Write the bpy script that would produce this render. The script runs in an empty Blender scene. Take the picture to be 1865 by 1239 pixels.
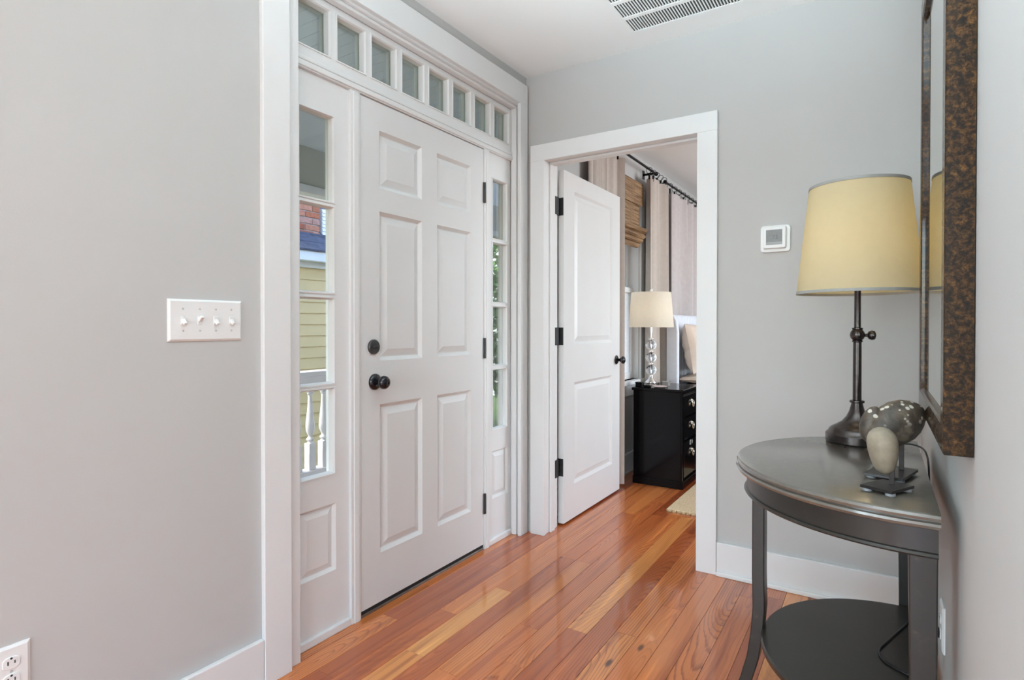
import bpy, bmesh, math, random
from mathutils import Vector, Matrix
random.seed(7)
sc = bpy.context.scene
C = sc.collection
PI = math.pi

# ------------------------------------------------------------------ camera, world, lights, exposure
CEIL = 2.532
cam_d = bpy.data.cameras.new('camera'); cam = bpy.data.objects.new('camera', cam_d); C.objects.link(cam)
F = 1043.9
cam_d.sensor_fit = 'HORIZONTAL'; cam_d.sensor_width = 36.0
cam_d.lens = F * 36.0 / 1865.0
cam_d.shift_y = (602.66 - 619.5) / 1865.0
cam_d.clip_start = 0.02; cam_d.clip_end = 200
cam.location = (1.6619, -2.7468, 1.155)
cam.rotation_euler = (PI/2 - 0.0097, 0, 0.569)
sc.camera = cam

w = bpy.data.worlds.new('world'); sc.world = w; w.use_nodes = True
nt = w.node_tree; nt.nodes.clear()
sky = nt.nodes.new('ShaderNodeTexSky'); sky.sky_type = 'NISHITA'; sky.sun_disc = False
sky.sun_elevation = math.radians(48); sky.sun_rotation = math.radians(225); sky.air_density = 1.0; sky.dust_density = 2.0
bg = nt.nodes.new('ShaderNodeBackground'); bg.inputs['Strength'].default_value = 1.2
wo = nt.nodes.new('ShaderNodeOutputWorld')
nt.links.new(sky.outputs[0], bg.inputs[0]); nt.links.new(bg.outputs[0], wo.inputs[0])

def light(name, typ, loc, target, energy, color=(1, 1, 1), sx=1, sy=1, angle=None):
    d = bpy.data.lights.new(name, typ); o = bpy.data.objects.new(name, d); C.objects.link(o)
    o.location = loc
    o.rotation_euler = (Vector(target) - Vector(loc)).to_track_quat('-Z', 'Y').to_euler()
    d.energy = energy; d.color = color
    if typ == 'AREA': d.shape = 'RECTANGLE'; d.size = sx; d.size_y = sy
    if angle: d.angle = angle
    return o
light('sun', 'SUN', (-6, -6, 9), (-6 + .5, -6 + .62, 9 - .75), 3.2, (1, .96, .9), angle=math.radians(2))
# daylight through the living room's back windows and the bedroom window, plus one added fill
DAY = (.78, 1.0, 1.10)
light('window_light_living_back', 'AREA', (2.0, -6.9, 1.3), (1.6, 0, .6), 80, DAY, 3.4, 1.9)
light('fill_light_living_left', 'AREA', (.06, -4.6, 1.45), (3, -4.5, 1.45), 125, DAY, 1.6, 1.8)  # added fill in front of solid wall, there is no window here
light('window_light_bedroom', 'AREA', (3.5, 2.3, 1.5), (0, 2.2, 1.2), 92, (.92, .985, 1.04), 1.8, 1.7)
# added bounce fill behind the camera, no fixture there, brightening the hall ceiling
light('bounce_fill', 'AREA', (1.5, -3.1, 1.1), (1.35, -2.2, 2.3), 42, DAY, .8, .8).data.spread = math.radians(70)
sc.cycles.max_bounces = 7; sc.cycles.diffuse_bounces = 4; sc.cycles.glossy_bounces = 4; sc.cycles.transmission_bounces = 6; sc.cycles.transparent_max_bounces = 8
sc.cycles.caustics_reflective = False; sc.cycles.caustics_refractive = False
sc.view_settings.view_transform = 'Standard'; sc.view_settings.look = 'None'
sc.view_settings.exposure = -0.10; sc.view_settings.gamma = 1.0; sc.view_settings.use_curve_mapping = False

# ------------------------------------------------------------------ materials
def mat(name, col, rough=.5, metal=0, coat=0, spec=.5, noise=0, nscale=8, bump=0, bscale=200, trans=0, ior=1.45, sss=0, col2=None, emis=None, estr=0):
    m = bpy.data.materials.new(name); m.use_nodes = True
    n = m.node_tree.nodes; l = m.node_tree.links
    b = n['Principled BSDF']
    b.inputs['Base Color'].default_value = (*col, 1); b.inputs['Roughness'].default_value = rough
    b.inputs['Metallic'].default_value = metal; b.inputs['Coat Weight'].default_value = coat
    b.inputs['Coat Roughness'].default_value = .12
    b.inputs['Specular IOR Level'].default_value = spec; b.inputs['IOR'].default_value = ior
    b.inputs['Transmission Weight'].default_value = trans
    if emis: b.inputs['Emission Color'].default_value = (*emis, 1); b.inputs['Emission Strength'].default_value = estr
    g = n.new('ShaderNodeNewGeometry')
    if noise or col2:
        t = n.new('ShaderNodeTexNoise'); t.inputs['Scale'].default_value = nscale; t.inputs['Detail'].default_value = 4
        l.new(g.outputs['Position'], t.inputs['Vector'])
        r = n.new('ShaderNodeValToRGB')
        c2 = col2 or tuple(c * (1 - noise) for c in col)
        r.color_ramp.elements[0].position = .35; r.color_ramp.elements[1].position = .65
        r.color_ramp.elements[0].color = (*c2, 1); r.color_ramp.elements[1].color = (*col, 1)
        l.new(t.outputs['Fac'], r.inputs['Fac']); l.new(r.outputs['Color'], b.inputs['Base Color'])
    if bump:
        t = n.new('ShaderNodeTexNoise'); t.inputs['Scale'].default_value = bscale; t.inputs['Detail'].default_value = 3
        l.new(g.outputs['Position'], t.inputs['Vector'])
        bp = n.new('ShaderNodeBump'); bp.inputs['Strength'].default_value = bump; bp.inputs['Distance'].default_value = .002
        l.new(t.outputs['Fac'], bp.inputs['Height']); l.new(bp.outputs['Normal'], b.inputs['Normal'])
    return m

WALL = mat('wall_paint', (.530, .516, .500), .75, noise=.02, nscale=3, bump=.08, bscale=260)
CEILM = mat('ceiling_paint', (.90, .90, .89), .8, noise=.015, nscale=2, bump=.05)
TRIM = mat('trim_paint', (.80, .80, .795), .38, noise=.02, nscale=5, bump=.03, bscale=90)
DOORM = mat('door_paint', (.76, .76, .755), .36, noise=.02, nscale=5, bump=.03, bscale=90)
PLASTIC = mat('white_plastic', (.84, .84, .83), .3, noise=.01)
GAP = mat('dark_gap', (.02, .02, .02), .9, noise=.1)
BRONZE = mat('oil_rubbed_bronze', (.075, .062, .058), .26, .85, noise=.3, nscale=60)
BLACKK = mat('black_knob', (.008, .008, .012), .12, .3, coat=.6, noise=.2)
DARKMET = mat('dark_hinge_metal', (.06, .06, .06), .42, .7, noise=.2, nscale=40)
GUNMET = mat('deadbolt_metal', (.10, .10, .105), .35, .8, noise=.2, nscale=40)
SCREWM = mat('screw_paint', (.55, .55, .54), .4, noise=.1)
GLASSM = bpy.data.materials.new('window_glass'); GLASSM.use_nodes = True
def _glass():
    n = GLASSM.node_tree.nodes; l = GLASSM.node_tree.links; n.clear()
    o = n.new('ShaderNodeOutputMaterial'); mx = n.new('ShaderNodeMixShader'); t = n.new('ShaderNodeBsdfTransparent'); g = n.new('ShaderNodeBsdfGlossy')
    t.inputs['Color'].default_value = (.93, .96, .95, 1); g.inputs['Roughness'].default_value = .02
    f = n.new('ShaderNodeFresnel'); f.inputs['IOR'].default_value = 1.45
    k = n.new('ShaderNodeMath'); k.operation = 'MULTIPLY'; k.inputs[1].default_value = .6
    l.new(f.outputs[0], k.inputs[0]); l.new(k.outputs[0], mx.inputs['Fac']); l.new(t.outputs[0], mx.inputs[1]); l.new(g.outputs[0], mx.inputs[2]); l.new(mx.outputs[0], o.inputs['Surface'])
_glass()
GLARE = bpy.data.materials.new('daylight_white_glass'); GLARE.use_nodes = True  # milky white stands in for overexposed daylight in the bedroom panes
def _glare():
    n = GLARE.node_tree.nodes; l = GLARE.node_tree.links; n.clear()
    o = n.new('ShaderNodeOutputMaterial'); a = n.new('ShaderNodeMixShader'); b = n.new('ShaderNodeMixShader')
    t = n.new('ShaderNodeBsdfTransparent'); d = n.new('ShaderNodeBsdfDiffuse'); q = n.new('ShaderNodeBsdfTranslucent')
    d.inputs['Color'].default_value = (.9, .9, .9, 1); q.inputs['Color'].default_value = (.95, .96, .97, 1)
    g = n.new('ShaderNodeNewGeometry'); z = n.new('ShaderNodeTexNoise'); z.inputs['Scale'].default_value = 40; l.new(g.outputs['Position'], z.inputs['Vector'])
    a.inputs['Fac'].default_value = .5; l.new(d.outputs[0], a.inputs[1]); l.new(q.outputs[0], a.inputs[2])
    r = ramp(n, [(.3, (.84, .84, .84)), (.7, (.90, .90, .90))]); l.new(z.outputs['Fac'], r.inputs[0]); l.new(r.outputs['Color'], b.inputs['Fac'])
    l.new(t.outputs[0], b.inputs[1]); l.new(a.outputs[0], b.inputs[2]); l.new(b.outputs[0], o.inputs['Surface'])
MIRROR = mat('mirror_silver', (.86, .88, .84), .015, 1.0, noise=.01)
CRYSTAL = mat('crystal', (.97, .98, 1), .02, trans=1, ior=1.5, noise=.01)
CHROME = mat('chrome', (.75, .73, .70), .12, 1.0, noise=.05)
NICKEL = mat('brushed_nickel', (.72, .66, .56), .25, 1.0, noise=.1, nscale=50)
BLACKLAC = mat('black_lacquer', (.004, .0035, .004), .12, spec=.2, noise=.2)
CURTAIN = mat('curtain_linen', (.56, .49, .44), .9, noise=.06, nscale=30, bump=.25, bscale=500)
CURTAIN2 = mat('curtain_mauve', (.56, .50, .49), .9, noise=.06, nscale=30, bump=.25, bscale=500)
HEADB = mat('headboard_fabric', (.72, .74, .80), .85, noise=.04, nscale=30, bump=.2, bscale=600)
PILLOWM = mat('pillow_cotton', (.66, .54, .45), .85, noise=.06, nscale=14, bump=.3, bscale=40)
DARKBED = mat('dark_bedding', (.012, .011, .013), .8, noise=.3)
STONEP = mat('pale_wood_carving', (.32, .264, .195), .55, noise=.25, nscale=50, bump=.2, bscale=120)
STANDM = mat('stand_iron', (.045, .038, .036), .32, .5, noise=.3, nscale=60)
FELT = mat('felt_pad', (.35, .36, .38), .6, noise=.1)
CORD = mat('black_cord', (.012, .012, .016), .35, noise=.1)
SUB = mat('subfloor', (.05, .02, .01), .8, noise=.3)
SILVERB = mat('shade_trim', (.32, .31, .29), .5, noise=.08, nscale=80)

def node_mat(name):
    m = bpy.data.materials.new(name); m.use_nodes = True
    return m, m.node_tree.nodes, m.node_tree.links, m.node_tree.nodes['Principled BSDF']
def ramp(n, stops):
    r = n.new('ShaderNodeValToRGB'); e = r.color_ramp.elements
    while len(e) < len(stops): e.new(.5)
    for i, (p, c) in enumerate(stops): e[i].position = p; e[i].color = (*c, 1)
    return r
def mathn(n, l, op, a, b=None):
    k = n.new('ShaderNodeMath'); k.operation = op
    for i, v in enumerate((a, b)):
        if v is None: continue
        if isinstance(v, (int, float)): k.inputs[i].default_value = v
        else: l.new(v, k.inputs[i])
    return k.outputs[0]

_glare()
# heart-pine boards: each board its own tone and ring cut, from the object's random value
def pine():
    m, n, l, b = node_mat('heart_pine')
    g = n.new('ShaderNodeNewGeometry'); oi = n.new('ShaderNodeObjectInfo'); rnd = oi.outputs['Random']
    sp = n.new('ShaderNodeSeparateXYZ'); l.new(g.outputs['Position'], sp.inputs[0])
    X, Y = sp.outputs['X'], sp.outputs['Y']
    rloc = n.new('ShaderNodeSeparateXYZ'); l.new(oi.outputs['Location'], rloc.inputs[0])
    # slow wander
    cw = n.new('ShaderNodeCombineXYZ'); l.new(mathn(n, l, 'MULTIPLY', X, 3.0), cw.inputs[0]); l.new(mathn(n, l, 'MULTIPLY', Y, 1.6), cw.inputs[1]); l.new(mathn(n, l, 'MULTIPLY', rnd, 40.0), cw.inputs[2])
    nz = n.new('ShaderNodeTexNoise'); nz.inputs['Scale'].default_value = 1.0; nz.inputs['Detail'].default_value = 2; l.new(cw.outputs[0], nz.inputs['Vector'])
    wob = mathn(n, l, 'MULTIPLY', mathn(n, l, 'SUBTRACT', nz.outputs['Fac'], .5), .10)
    xr = mathn(n, l, 'SUBTRACT', X, rloc.outputs['X'])
    xo = mathn(n, l, 'ADD', xr, mathn(n, l, 'MULTIPLY', mathn(n, l, 'SUBTRACT', mathn(n, l, 'FRACT', mathn(n, l, 'MULTIPLY', rnd, 17.3)), .5), .16))
    yr = mathn(n, l, 'SUBTRACT', Y, rloc.outputs['Y'])
    slope = mathn(n, l, 'MULTIPLY', mathn(n, l, 'SUBTRACT', mathn(n, l, 'FRACT', mathn(n, l, 'MULTIPLY', rnd, 7.7)), .5), .22)
    depth = mathn(n, l, 'ADD', mathn(n, l, 'ADD', mathn(n, l, 'MULTIPLY', yr, slope), wob), mathn(n, l, 'MULTIPLY', mathn(n, l, 'FRACT', mathn(n, l, 'MULTIPLY', rnd, 3.9)), .07))
    rad = mathn(n, l, 'SQRT', mathn(n, l, 'ADD', mathn(n, l, 'MULTIPLY', xo, xo), mathn(n, l, 'MULTIPLY', depth, depth)))
    cf = n.new('ShaderNodeCombineXYZ'); l.new(mathn(n, l, 'MULTIPLY', X, 160.0), cf.inputs[0]); l.new(mathn(n, l, 'MULTIPLY', Y, 6.0), cf.inputs[1]); l.new(mathn(n, l, 'MULTIPLY', rnd, 9.0), cf.inputs[2])
    nf = n.new('ShaderNodeTexNoise'); nf.inputs['Scale'].default_value = 1.0; nf.inputs['Detail'].default_value = 3; l.new(cf.outputs[0], nf.inputs['Vector'])
    ph = mathn(n, l, 'ADD', mathn(n, l, 'MULTIPLY', rad, 105.0), mathn(n, l, 'MULTIPLY', nf.outputs['Fac'], .5))
    saw = mathn(n, l, 'FRACT', ph)
    band = ramp(n, [(0, (0, 0, 0)), (.55, (.12, .12, .12)), (.86, (1, 1, 1)), (1, (.0, .0, .0))]); l.new(saw, band.inputs[0])
    tone = ramp(n, [(0, (.38, .085, .022)), (.25, (.50, .130, .034)), (.55, (.58, .165, .045)), (.8, (.64, .205, .056)), (.94, (.72, .285, .08)), (1, (.78, .37, .115))])
    l.new(rnd, tone.inputs[0])
    dark = n.new('ShaderNodeMix'); dark.data_type = 'RGBA'; dark.blend_type = 'MULTIPLY'
    strength = mathn(n, l, 'MULTIPLY', band.outputs['Color'], mathn(n, l, 'ADD', .10, mathn(n, l, 'MULTIPLY', mathn(n, l, 'POWER', mathn(n, l, 'FRACT', mathn(n, l, 'MULTIPLY', rnd, 29.1)), 1.6), .80)))
    l.new(strength, dark.inputs['Factor']); l.new(tone.outputs['Color'], dark.inputs['A']); dark.inputs['B'].default_value = (.42, .27, .22, 1)
    # long streaks
    cs = n.new('ShaderNodeCombineXYZ'); l.new(mathn(n, l, 'MULTIPLY', X, 32.0), cs.inputs[0]); l.new(mathn(n, l, 'MULTIPLY', Y, 1.1), cs.inputs[1]); l.new(mathn(n, l, 'MULTIPLY', rnd, 33.0), cs.inputs[2])
    ns = n.new('ShaderNodeTexNoise'); ns.inputs['Scale'].default_value = 1.0; ns.inputs['Detail'].default_value = 3; l.new(cs.outputs[0], ns.inputs['Vector'])
    sr = ramp(n, [(.30, (.62, .50, .46)), (.47, (1, 1, 1)), (.60, (1, 1, 1)), (.72, (1.35, 1.5, 1.5))]); l.new(ns.outputs['Fac'], sr.inputs[0])
    mm = n.new('ShaderNodeMix'); mm.data_type = 'RGBA'; mm.blend_type = 'MULTIPLY'; mm.inputs['Factor'].default_value = 1
    l.new(dark.outputs['Result'], mm.inputs['A']); l.new(sr.outputs['Color'], mm.inputs['B'])
    # knots and resin stains
    ck = n.new('ShaderNodeCombineXYZ'); l.new(mathn(n, l, 'MULTIPLY', X, 9.0), ck.inputs[0]); l.new(mathn(n, l, 'MULTIPLY', Y, 3.2), ck.inputs[1]); l.new(mathn(n, l, 'MULTIPLY', rnd, 5.0), ck.inputs[2])
    vk = n.new('ShaderNodeTexVoronoi'); vk.inputs['Scale'].default_value = .75; l.new(ck.outputs[0], vk.inputs['Vector'])
    kd = mathn(n, l, 'ADD', vk.outputs['Distance'], mathn(n, l, 'MULTIPLY', mathn(n, l, 'SUBTRACT', nf.outputs['Fac'], .5), .06))
    kr = ramp(n, [(.045, (.16, .11, .11)), (.085, (1, 1, 1))]); l.new(kd, kr.inputs[0])
    m2 = n.new('ShaderNodeMix'); m2.data_type = 'RGBA'; m2.blend_type = 'MULTIPLY'; m2.inputs['Factor'].default_value = 1
    l.new(mm.outputs['Result'], m2.inputs['A']); l.new(kr.outputs['Color'], m2.inputs['B'])
    l.new(m2.outputs['Result'], b.inputs['Base Color'])
    b.inputs['Roughness'].default_value = .30; b.inputs['Coat Weight'].default_value = .85; b.inputs['Coat Roughness'].default_value = .07; b.inputs['Specular IOR Level'].default_value = .3
    bn = n.new('ShaderNodeTexNoise'); bn.inputs['Scale'].default_value = 7; l.new(g.outputs['Position'], bn.inputs['Vector'])
    bu = n.new('ShaderNodeBump'); bu.inputs['Strength'].default_value = .12; bu.inputs['Distance'].default_value = .004
    l.new(bn.outputs['Fac'], bu.inputs['Height']); l.new(bu.outputs['Normal'], b.inputs['Coat Normal']); l.new(bu.outputs['Normal'], b.inputs['Normal'])
    return m
PINE = pine()

def burl():
    m, n, l, b = node_mat('burl_frame')
    g = n.new('ShaderNodeNewGeometry')
    t = n.new('ShaderNodeTexNoise'); t.inputs['Scale'].default_value = 105; t.inputs['Detail'].default_value = 7; t.inputs['Roughness'].default_value = .75; t.inputs['Distortion'].default_value = .35
    l.new(g.outputs['Position'], t.inputs['Vector'])
    r = ramp(n, [(.36, (.004, .003, .002)), (.48, (.020, .009, .003)), (.60, (.085, .038, .010)), (.74, (.22, .11, .035))])
    l.new(t.outputs['Fac'], r.inputs[0]); l.new(r.outputs['Color'], b.inputs['Base Color'])
    b.inputs['Roughness'].default_value = .42; b.inputs['Specular IOR Level'].default_value = .1; b.inputs['Coat Weight'].default_value = .55; b.inputs['Coat Roughness'].default_value = .05
    return m
BURL = burl()

def worn_black(nm, cw, ci, k=1.0):
    m, n, l, b = node_mat(nm)
    g = n.new('ShaderNodeNewGeometry')
    t = n.new('ShaderNodeTexNoise'); t.inputs['Scale'].default_value = 46; t.inputs['Detail'].default_value = 5
    l.new(g.outputs['Position'], t.inputs['Vector'])
    r = ramp(n, [(0, (.020*k, .0175*k, .0145*k)), (.60, (.024*k, .021*k, .017*k)), (.73, (.034*k, .028*k, .022*k)), (.80, (.14, .075, .035))])
    l.new(t.outputs['Fac'], r.inputs[0]); l.new(r.outputs['Color'], b.inputs['Base Color'])
    b.inputs['Roughness'].default_value = .32; b.inputs['Coat Weight'].default_value = cw; b.inputs['Coat Roughness'].default_value = .17; b.inputs['Coat IOR'].default_value = ci
    return m
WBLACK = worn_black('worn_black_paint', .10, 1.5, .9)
WBLACKTOP = worn_black('worn_black_sheen_top', 1.0, 1.9, 4.0)  # lighter base colour paints in the wall's reflection on the table top

def speckled():
    m, n, l, b = node_mat('speckled_carving')
    g = n.new('ShaderNodeNewGeometry')
    t = n.new('ShaderNodeTexNoise'); t.inputs['Scale'].default_value = 34; t.inputs['Detail'].default_value = 5; t.inputs['Distortion'].default_value = .6
    l.new(g.outputs['Position'], t.inputs['Vector'])
    r = ramp(n, [(.32, (.030, .024, .020)), (.55, (.095, .070, .050)), (.75, (.22, .175, .125))]); l.new(t.outputs['Fac'], r.inputs[0])
    v = n.new('ShaderNodeTexVoronoi'); v.inputs['Scale'].default_value = 50; v.inputs['Randomness'].default_value = 1
    l.new(g.outputs['Position'], v.inputs['Vector'])
    vr = ramp(n, [(.24, (1, 1, 1)), (.30, (0, 0, 0))]); l.new(v.outputs['Distance'], vr.inputs[0])
    sp = n.new('ShaderNodeSeparateXYZ'); l.new(g.outputs['Position'], sp.inputs[0])
    up = n.new('ShaderNodeMapRange'); up.inputs[1].default_value = .905; up.inputs[2].default_value = .93; l.new(sp.outputs['Z'], up.inputs[0])
    fac = mathn(n, l, 'MULTIPLY', vr.outputs['Color'], up.outputs[0])
    mx = n.new('ShaderNodeMix'); mx.data_type = 'RGBA'; l.new(fac, mx.inputs['Factor']); l.new(r.outputs['Color'], mx.inputs['A']); mx.inputs['B'].default_value = (.62, .57, .49, 1)
    l.new(mx.outputs['Result'], b.inputs['Base Color']); b.inputs['Roughness'].default_value = .5
    return m
SPECK = speckled()

def shade_mat(name, col, tcol):
    m = bpy.data.materials.new(name); m.use_nodes = True; n = m.node_tree.nodes; l = m.node_tree.links; n.clear()
    o = n.new('ShaderNodeOutputMaterial'); d = n.new('ShaderNodeBsdfDiffuse'); t = n.new('ShaderNodeBsdfTranslucent'); mx = n.new('ShaderNodeMixShader')
    g = n.new('ShaderNodeNewGeometry'); nz = n.new('ShaderNodeTexNoise'); nz.inputs['Scale'].default_value = 38; nz.inputs['Detail'].default_value = 5
    l.new(g.outputs['Position'], nz.inputs['Vector'])
    r = ramp(n, [(.3, tuple(c * .95 for c in col)), (.7, col)]); l.new(nz.outputs['Fac'], r.inputs[0]); l.new(r.outputs['Color'], d.inputs['Color'])
    t.inputs['Color'].default_value = (*tcol, 1); mx.inputs['Fac'].default_value = .45
    l.new(d.outputs[0], mx.inputs[1]); l.new(t.outputs[0], mx.inputs[2]); l.new(mx.outputs[0], o.inputs['Surface'])
    return m
SHADE = shade_mat('lampshade_parchment', (.72, .63, .43), (.80, .68, .38))
SHADE2 = shade_mat('lampshade_cream', (.88, .82, .72), (.90, .84, .72))

def bamboo():
    m, n, l, b = node_mat('woven_bamboo')
    g = n.new('ShaderNodeNewGeometry'); sp = n.new('ShaderNodeSeparateXYZ'); l.new(g.outputs['Position'], sp.inputs[0])
    c = n.new('ShaderNodeCombineXYZ'); l.new(mathn(n, l, 'MULTIPLY', sp.outputs['Y'], 4.0), c.inputs[1]); l.new(mathn(n, l, 'MULTIPLY', sp.outputs['Z'], 150.0), c.inputs[2])
    t = n.new('ShaderNodeTexNoise'); t.inputs['Scale'].default_value = 1; t.inputs['Detail'].default_value = 2; l.new(c.outputs[0], t.inputs['Vector'])
    r = ramp(n, [(.3, (.10, .052, .025)), (.5, (.27, .155, .075)), (.7, (.45, .29, .16))]); l.new(t.outputs['Fac'], r.inputs[0])
    st = mathn(n, l, 'FRACT', mathn(n, l, 'MULTIPLY', sp.outputs['Y'], 42.0)); sr = ramp(n, [(0, (.55, .5, .45)), (.12, (.55, .5, .45)), (.2, (1, 1, 1))]); l.new(st, sr.inputs[0])
    mx = n.new('ShaderNodeMix'); mx.data_type = 'RGBA'; mx.blend_type = 'MULTIPLY'; mx.inputs['Factor'].default_value = 1
    l.new(r.outputs['Color'], mx.inputs['A']); l.new(sr.outputs['Color'], mx.inputs['B']); l.new(mx.outputs['Result'], b.inputs['Base Color']); b.inputs['Roughness'].default_value = .6
    return m
BAMBOO = bamboo()

def jute():
    m, n, l, b = node_mat('jute_weave')
    g = n.new('ShaderNodeNewGeometry'); wv = n.new('ShaderNodeTexWave'); wv.bands_direction = 'Y'; wv.inputs['Scale'].default_value = 26; wv.inputs['Distortion'].default_value = 3; wv.inputs['Detail'].default_value = 3; wv.inputs['Detail Scale'].default_value = 4
    l.new(g.outputs['Position'], wv.inputs['Vector'])
    r = ramp(n, [(.1, (.46, .32, .17)), (.6, (.74, .57, .35)), (1, (.86, .70, .48))]); l.new(wv.outputs['Fac'], r.inputs[0]); l.new(r.outputs['Color'], b.inputs['Base Color'])
    bu = n.new('ShaderNodeBump'); bu.inputs['Strength'].default_value = .6; bu.inputs['Distance'].default_value = .004; l.new(wv.outputs['Fac'], bu.inputs['Height']); l.new(bu.outputs['Normal'], b.inputs['Normal']); b.inputs['Roughness'].default_value = .9
    return m
JUTE = jute()
YELLOW = mat('yellow_siding', (.76, .56, .29), .6, noise=.06, nscale=4)
EXTW = mat('exterior_white', (.80, .79, .82), .55, noise=.05, nscale=6)
PORCHW = mat('porch_white_paint', (.74, .72, .73), .4, noise=.06, nscale=12)
HAINT = mat('porch_ceiling_blue', (.47, .56, .60), .6, noise=.04, nscale=5)
BEAMM = mat('porch_beam_shaded', (.46, .44, .39), .6, noise=.04)  # grey has the beam's shade mixed into it
COLM = mat('porch_column_paint', (.56, .50, .44), .55, noise=.05)
DECK = mat('porch_deck', (.30, .30, .31), .6, noise=.15, nscale=9)
SHINGLE = mat('roof_shingle', (.07, .08, .13), .8, noise=.5, nscale=14)
MORTAR = mat('mortar', (.42, .37, .36), .9, noise=.2, nscale=20)
GRASS = mat('lawn', (.10, .17, .04), .9, noise=.5, nscale=3)
LEAF = mat('leaf', (.10, .22, .03), .6, noise=.6, nscale=9)
BARK = mat('bark', (.12, .08, .05), .9, noise=.4)
def brickm():
    m, n, l, b = node_mat('chimney_brick'); oi = n.new('ShaderNodeObjectInfo')
    r = ramp(n, [(0, (.30, .075, .045)), (.35, (.42, .12, .06)), (.65, (.50, .17, .09)), (1, (.46, .24, .20))]); l.new(oi.outputs['Random'], r.inputs[0])
    g = n.new('ShaderNodeNewGeometry'); t = n.new('ShaderNodeTexNoise'); t.inputs['Scale'].default_value = 25; t.inputs['Detail'].default_value = 4; l.new(g.outputs['Position'], t.inputs['Vector'])
    rr = ramp(n, [(.3, (.7, .7, .7)), (.7, (1.15, 1.15, 1.15))]); l.new(t.outputs['Fac'], rr.inputs[0])
    mx = n.new('ShaderNodeMix'); mx.data_type = 'RGBA'; mx.blend_type = 'MULTIPLY'; mx.inputs['Factor'].default_value = 1
    l.new(r.outputs['Color'], mx.inputs['A']); l.new(rr.outputs['Color'], mx.inputs['B']); l.new(mx.outputs['Result'], b.inputs['Base Color']); b.inputs['Roughness'].default_value = .9
    return m
BRICK = brickm()

# ------------------------------------------------------------------ mesh helpers (world coordinates)
class MB:
    def __init__(s): s.v = []; s.f = []
    def add(s, v, f):
        k = len(s.v); s.v += [tuple(p) for p in v]; s.f += [tuple(i + k for i in q) for q in f]; return s
    def box(s, x0, x1, y0, y1, z0, z1):
        return s.add([(x0,y0,z0),(x1,y0,z0),(x1,y1,z0),(x0,y1,z0),(x0,y0,z1),(x1,y0,z1),(x1,y1,z1),(x0,y1,z1)],
                     [(0,3,2,1),(4,5,6,7),(0,1,5,4),(1,2,6,5),(2,3,7,6),(3,0,4,7)])
    def loft(s, loops, cap=True, closed=True):
        n = len(loops[0]); k = len(s.v)
        for lp in loops: s.v += [tuple(p) for p in lp]
        for a in range(len(loops) - 1):
            for i in range(n if closed else n - 1):
                j = (i + 1) % n
                s.f.append((k+a*n+i, k+a*n+j, k+(a+1)*n+j, k+(a+1)*n+i))
        if cap:
            s.f.append(tuple(k + i for i in reversed(range(n)))); s.f.append(tuple(k + (len(loops)-1)*n + i for i in range(n)))
        return s
    def lathe(s, prof, o, axis='z', n=32):
        loops = []
        for r, h in prof:
            lp = []
            for i in range(n):
                a = 2*PI*i/n; c, q = max(r, 1e-5)*math.cos(a), max(r, 1e-5)*math.sin(a)
                if axis == 'z': p = (o[0]+c, o[1]+q, o[2]+h)
                elif axis == 'x': p = (o[0]+h, o[1]+c, o[2]+q)
                else: p = (o[0]+c, o[1]+h, o[2]-q) if False else (o[0]+q, o[1]+h, o[2]+c)
                lp.append(p)
            loops.append(lp)
        return s.loft(loops)
    def tube(s, pts, r, n=10, closed=False):
        pts = [Vector(p) for p in pts]; loops = []
        ref = Vector((0, 0, 1))
        m = len(pts)
        for i, p in enumerate(pts):
            if closed: t = pts[(i+1) % m] - pts[i-1]
            else: t = pts[min(i+1, m-1)] - pts[max(i-1, 0)]
            t.normalize()
            u = t.cross(ref)
            if u.length < .05: u = t.cross(Vector((1, 0, 0)))
            u.normalize(); v = t.cross(u)
            loops.append([p + u*r*math.cos(2*PI*k/n) + v*r*math.sin(2*PI*k/n) for k in range(n)])
        if closed: loops.append(loops[0]); return s.loft(loops, cap=False)
        return s.loft(loops)
    def sphere(s, c, rx, ry=None, rz=None, n=20, m=12, rot=None):
        ry = ry or rx; rz = rz or rx; loops = []
        for a in range(m + 1):
            th = PI*a/m; lp = []
            for i in range(n):
                ph = 2*PI*i/n
                p = Vector((rx*max(math.sin(th), 1e-4)*math.cos(ph), ry*max(math.sin(th), 1e-4)*math.sin(ph), -rz*math.cos(th)))
                if rot: p = rot @ p
                lp.append(Vector(c) + p)
            loops.append(lp)
        return s.loft(loops)

def root_loc(p):
    v = Vector((0, 0, 0))
    while p: v += p.location; p = p.parent
    return v
def obj(name, mb, m, parent=None, bevel=0, seg=2, smooth=False, label=None, angle=35, origin=None):
    me = bpy.data.meshes.new(name)
    off = root_loc(parent)
    if origin is not None and parent is None: off = Vector(origin)
    me.from_pydata([tuple(Vector(p) - off) for p in mb.v], [], mb.f); me.update()
    bm = bmesh.new(); bm.from_mesh(me)
    bmesh.ops.recalc_face_normals(bm, faces=bm.faces)
    if bevel:
        ed = [e for e in bm.edges if len(e.link_faces) == 2 and e.calc_face_angle(0) > math.radians(30)]
        bmesh.ops.bevel(bm, geom=ed, offset=bevel, segments=seg, affect='EDGES', profile=.5, clamp_overlap=True)
    bm.to_mesh(me); bm.free()
    if smooth:
        me.polygons.foreach_set('use_smooth', [True]*len(me.polygons))
        me.set_sharp_from_angle(angle=math.radians(angle))
    me.materials.append(m)
    o = bpy.data.objects.new(name, me); C.objects.link(o)
    if parent is not None: o.parent = parent
    elif origin is not None: o.location = origin
    if label: o['label'] = label
    return o
def tag(o, label, cat, group=None, kind=None):
    o['label'] = label; o['category'] = cat
    if group: o['group'] = group
    if kind: o['kind'] = kind
    return o
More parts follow.
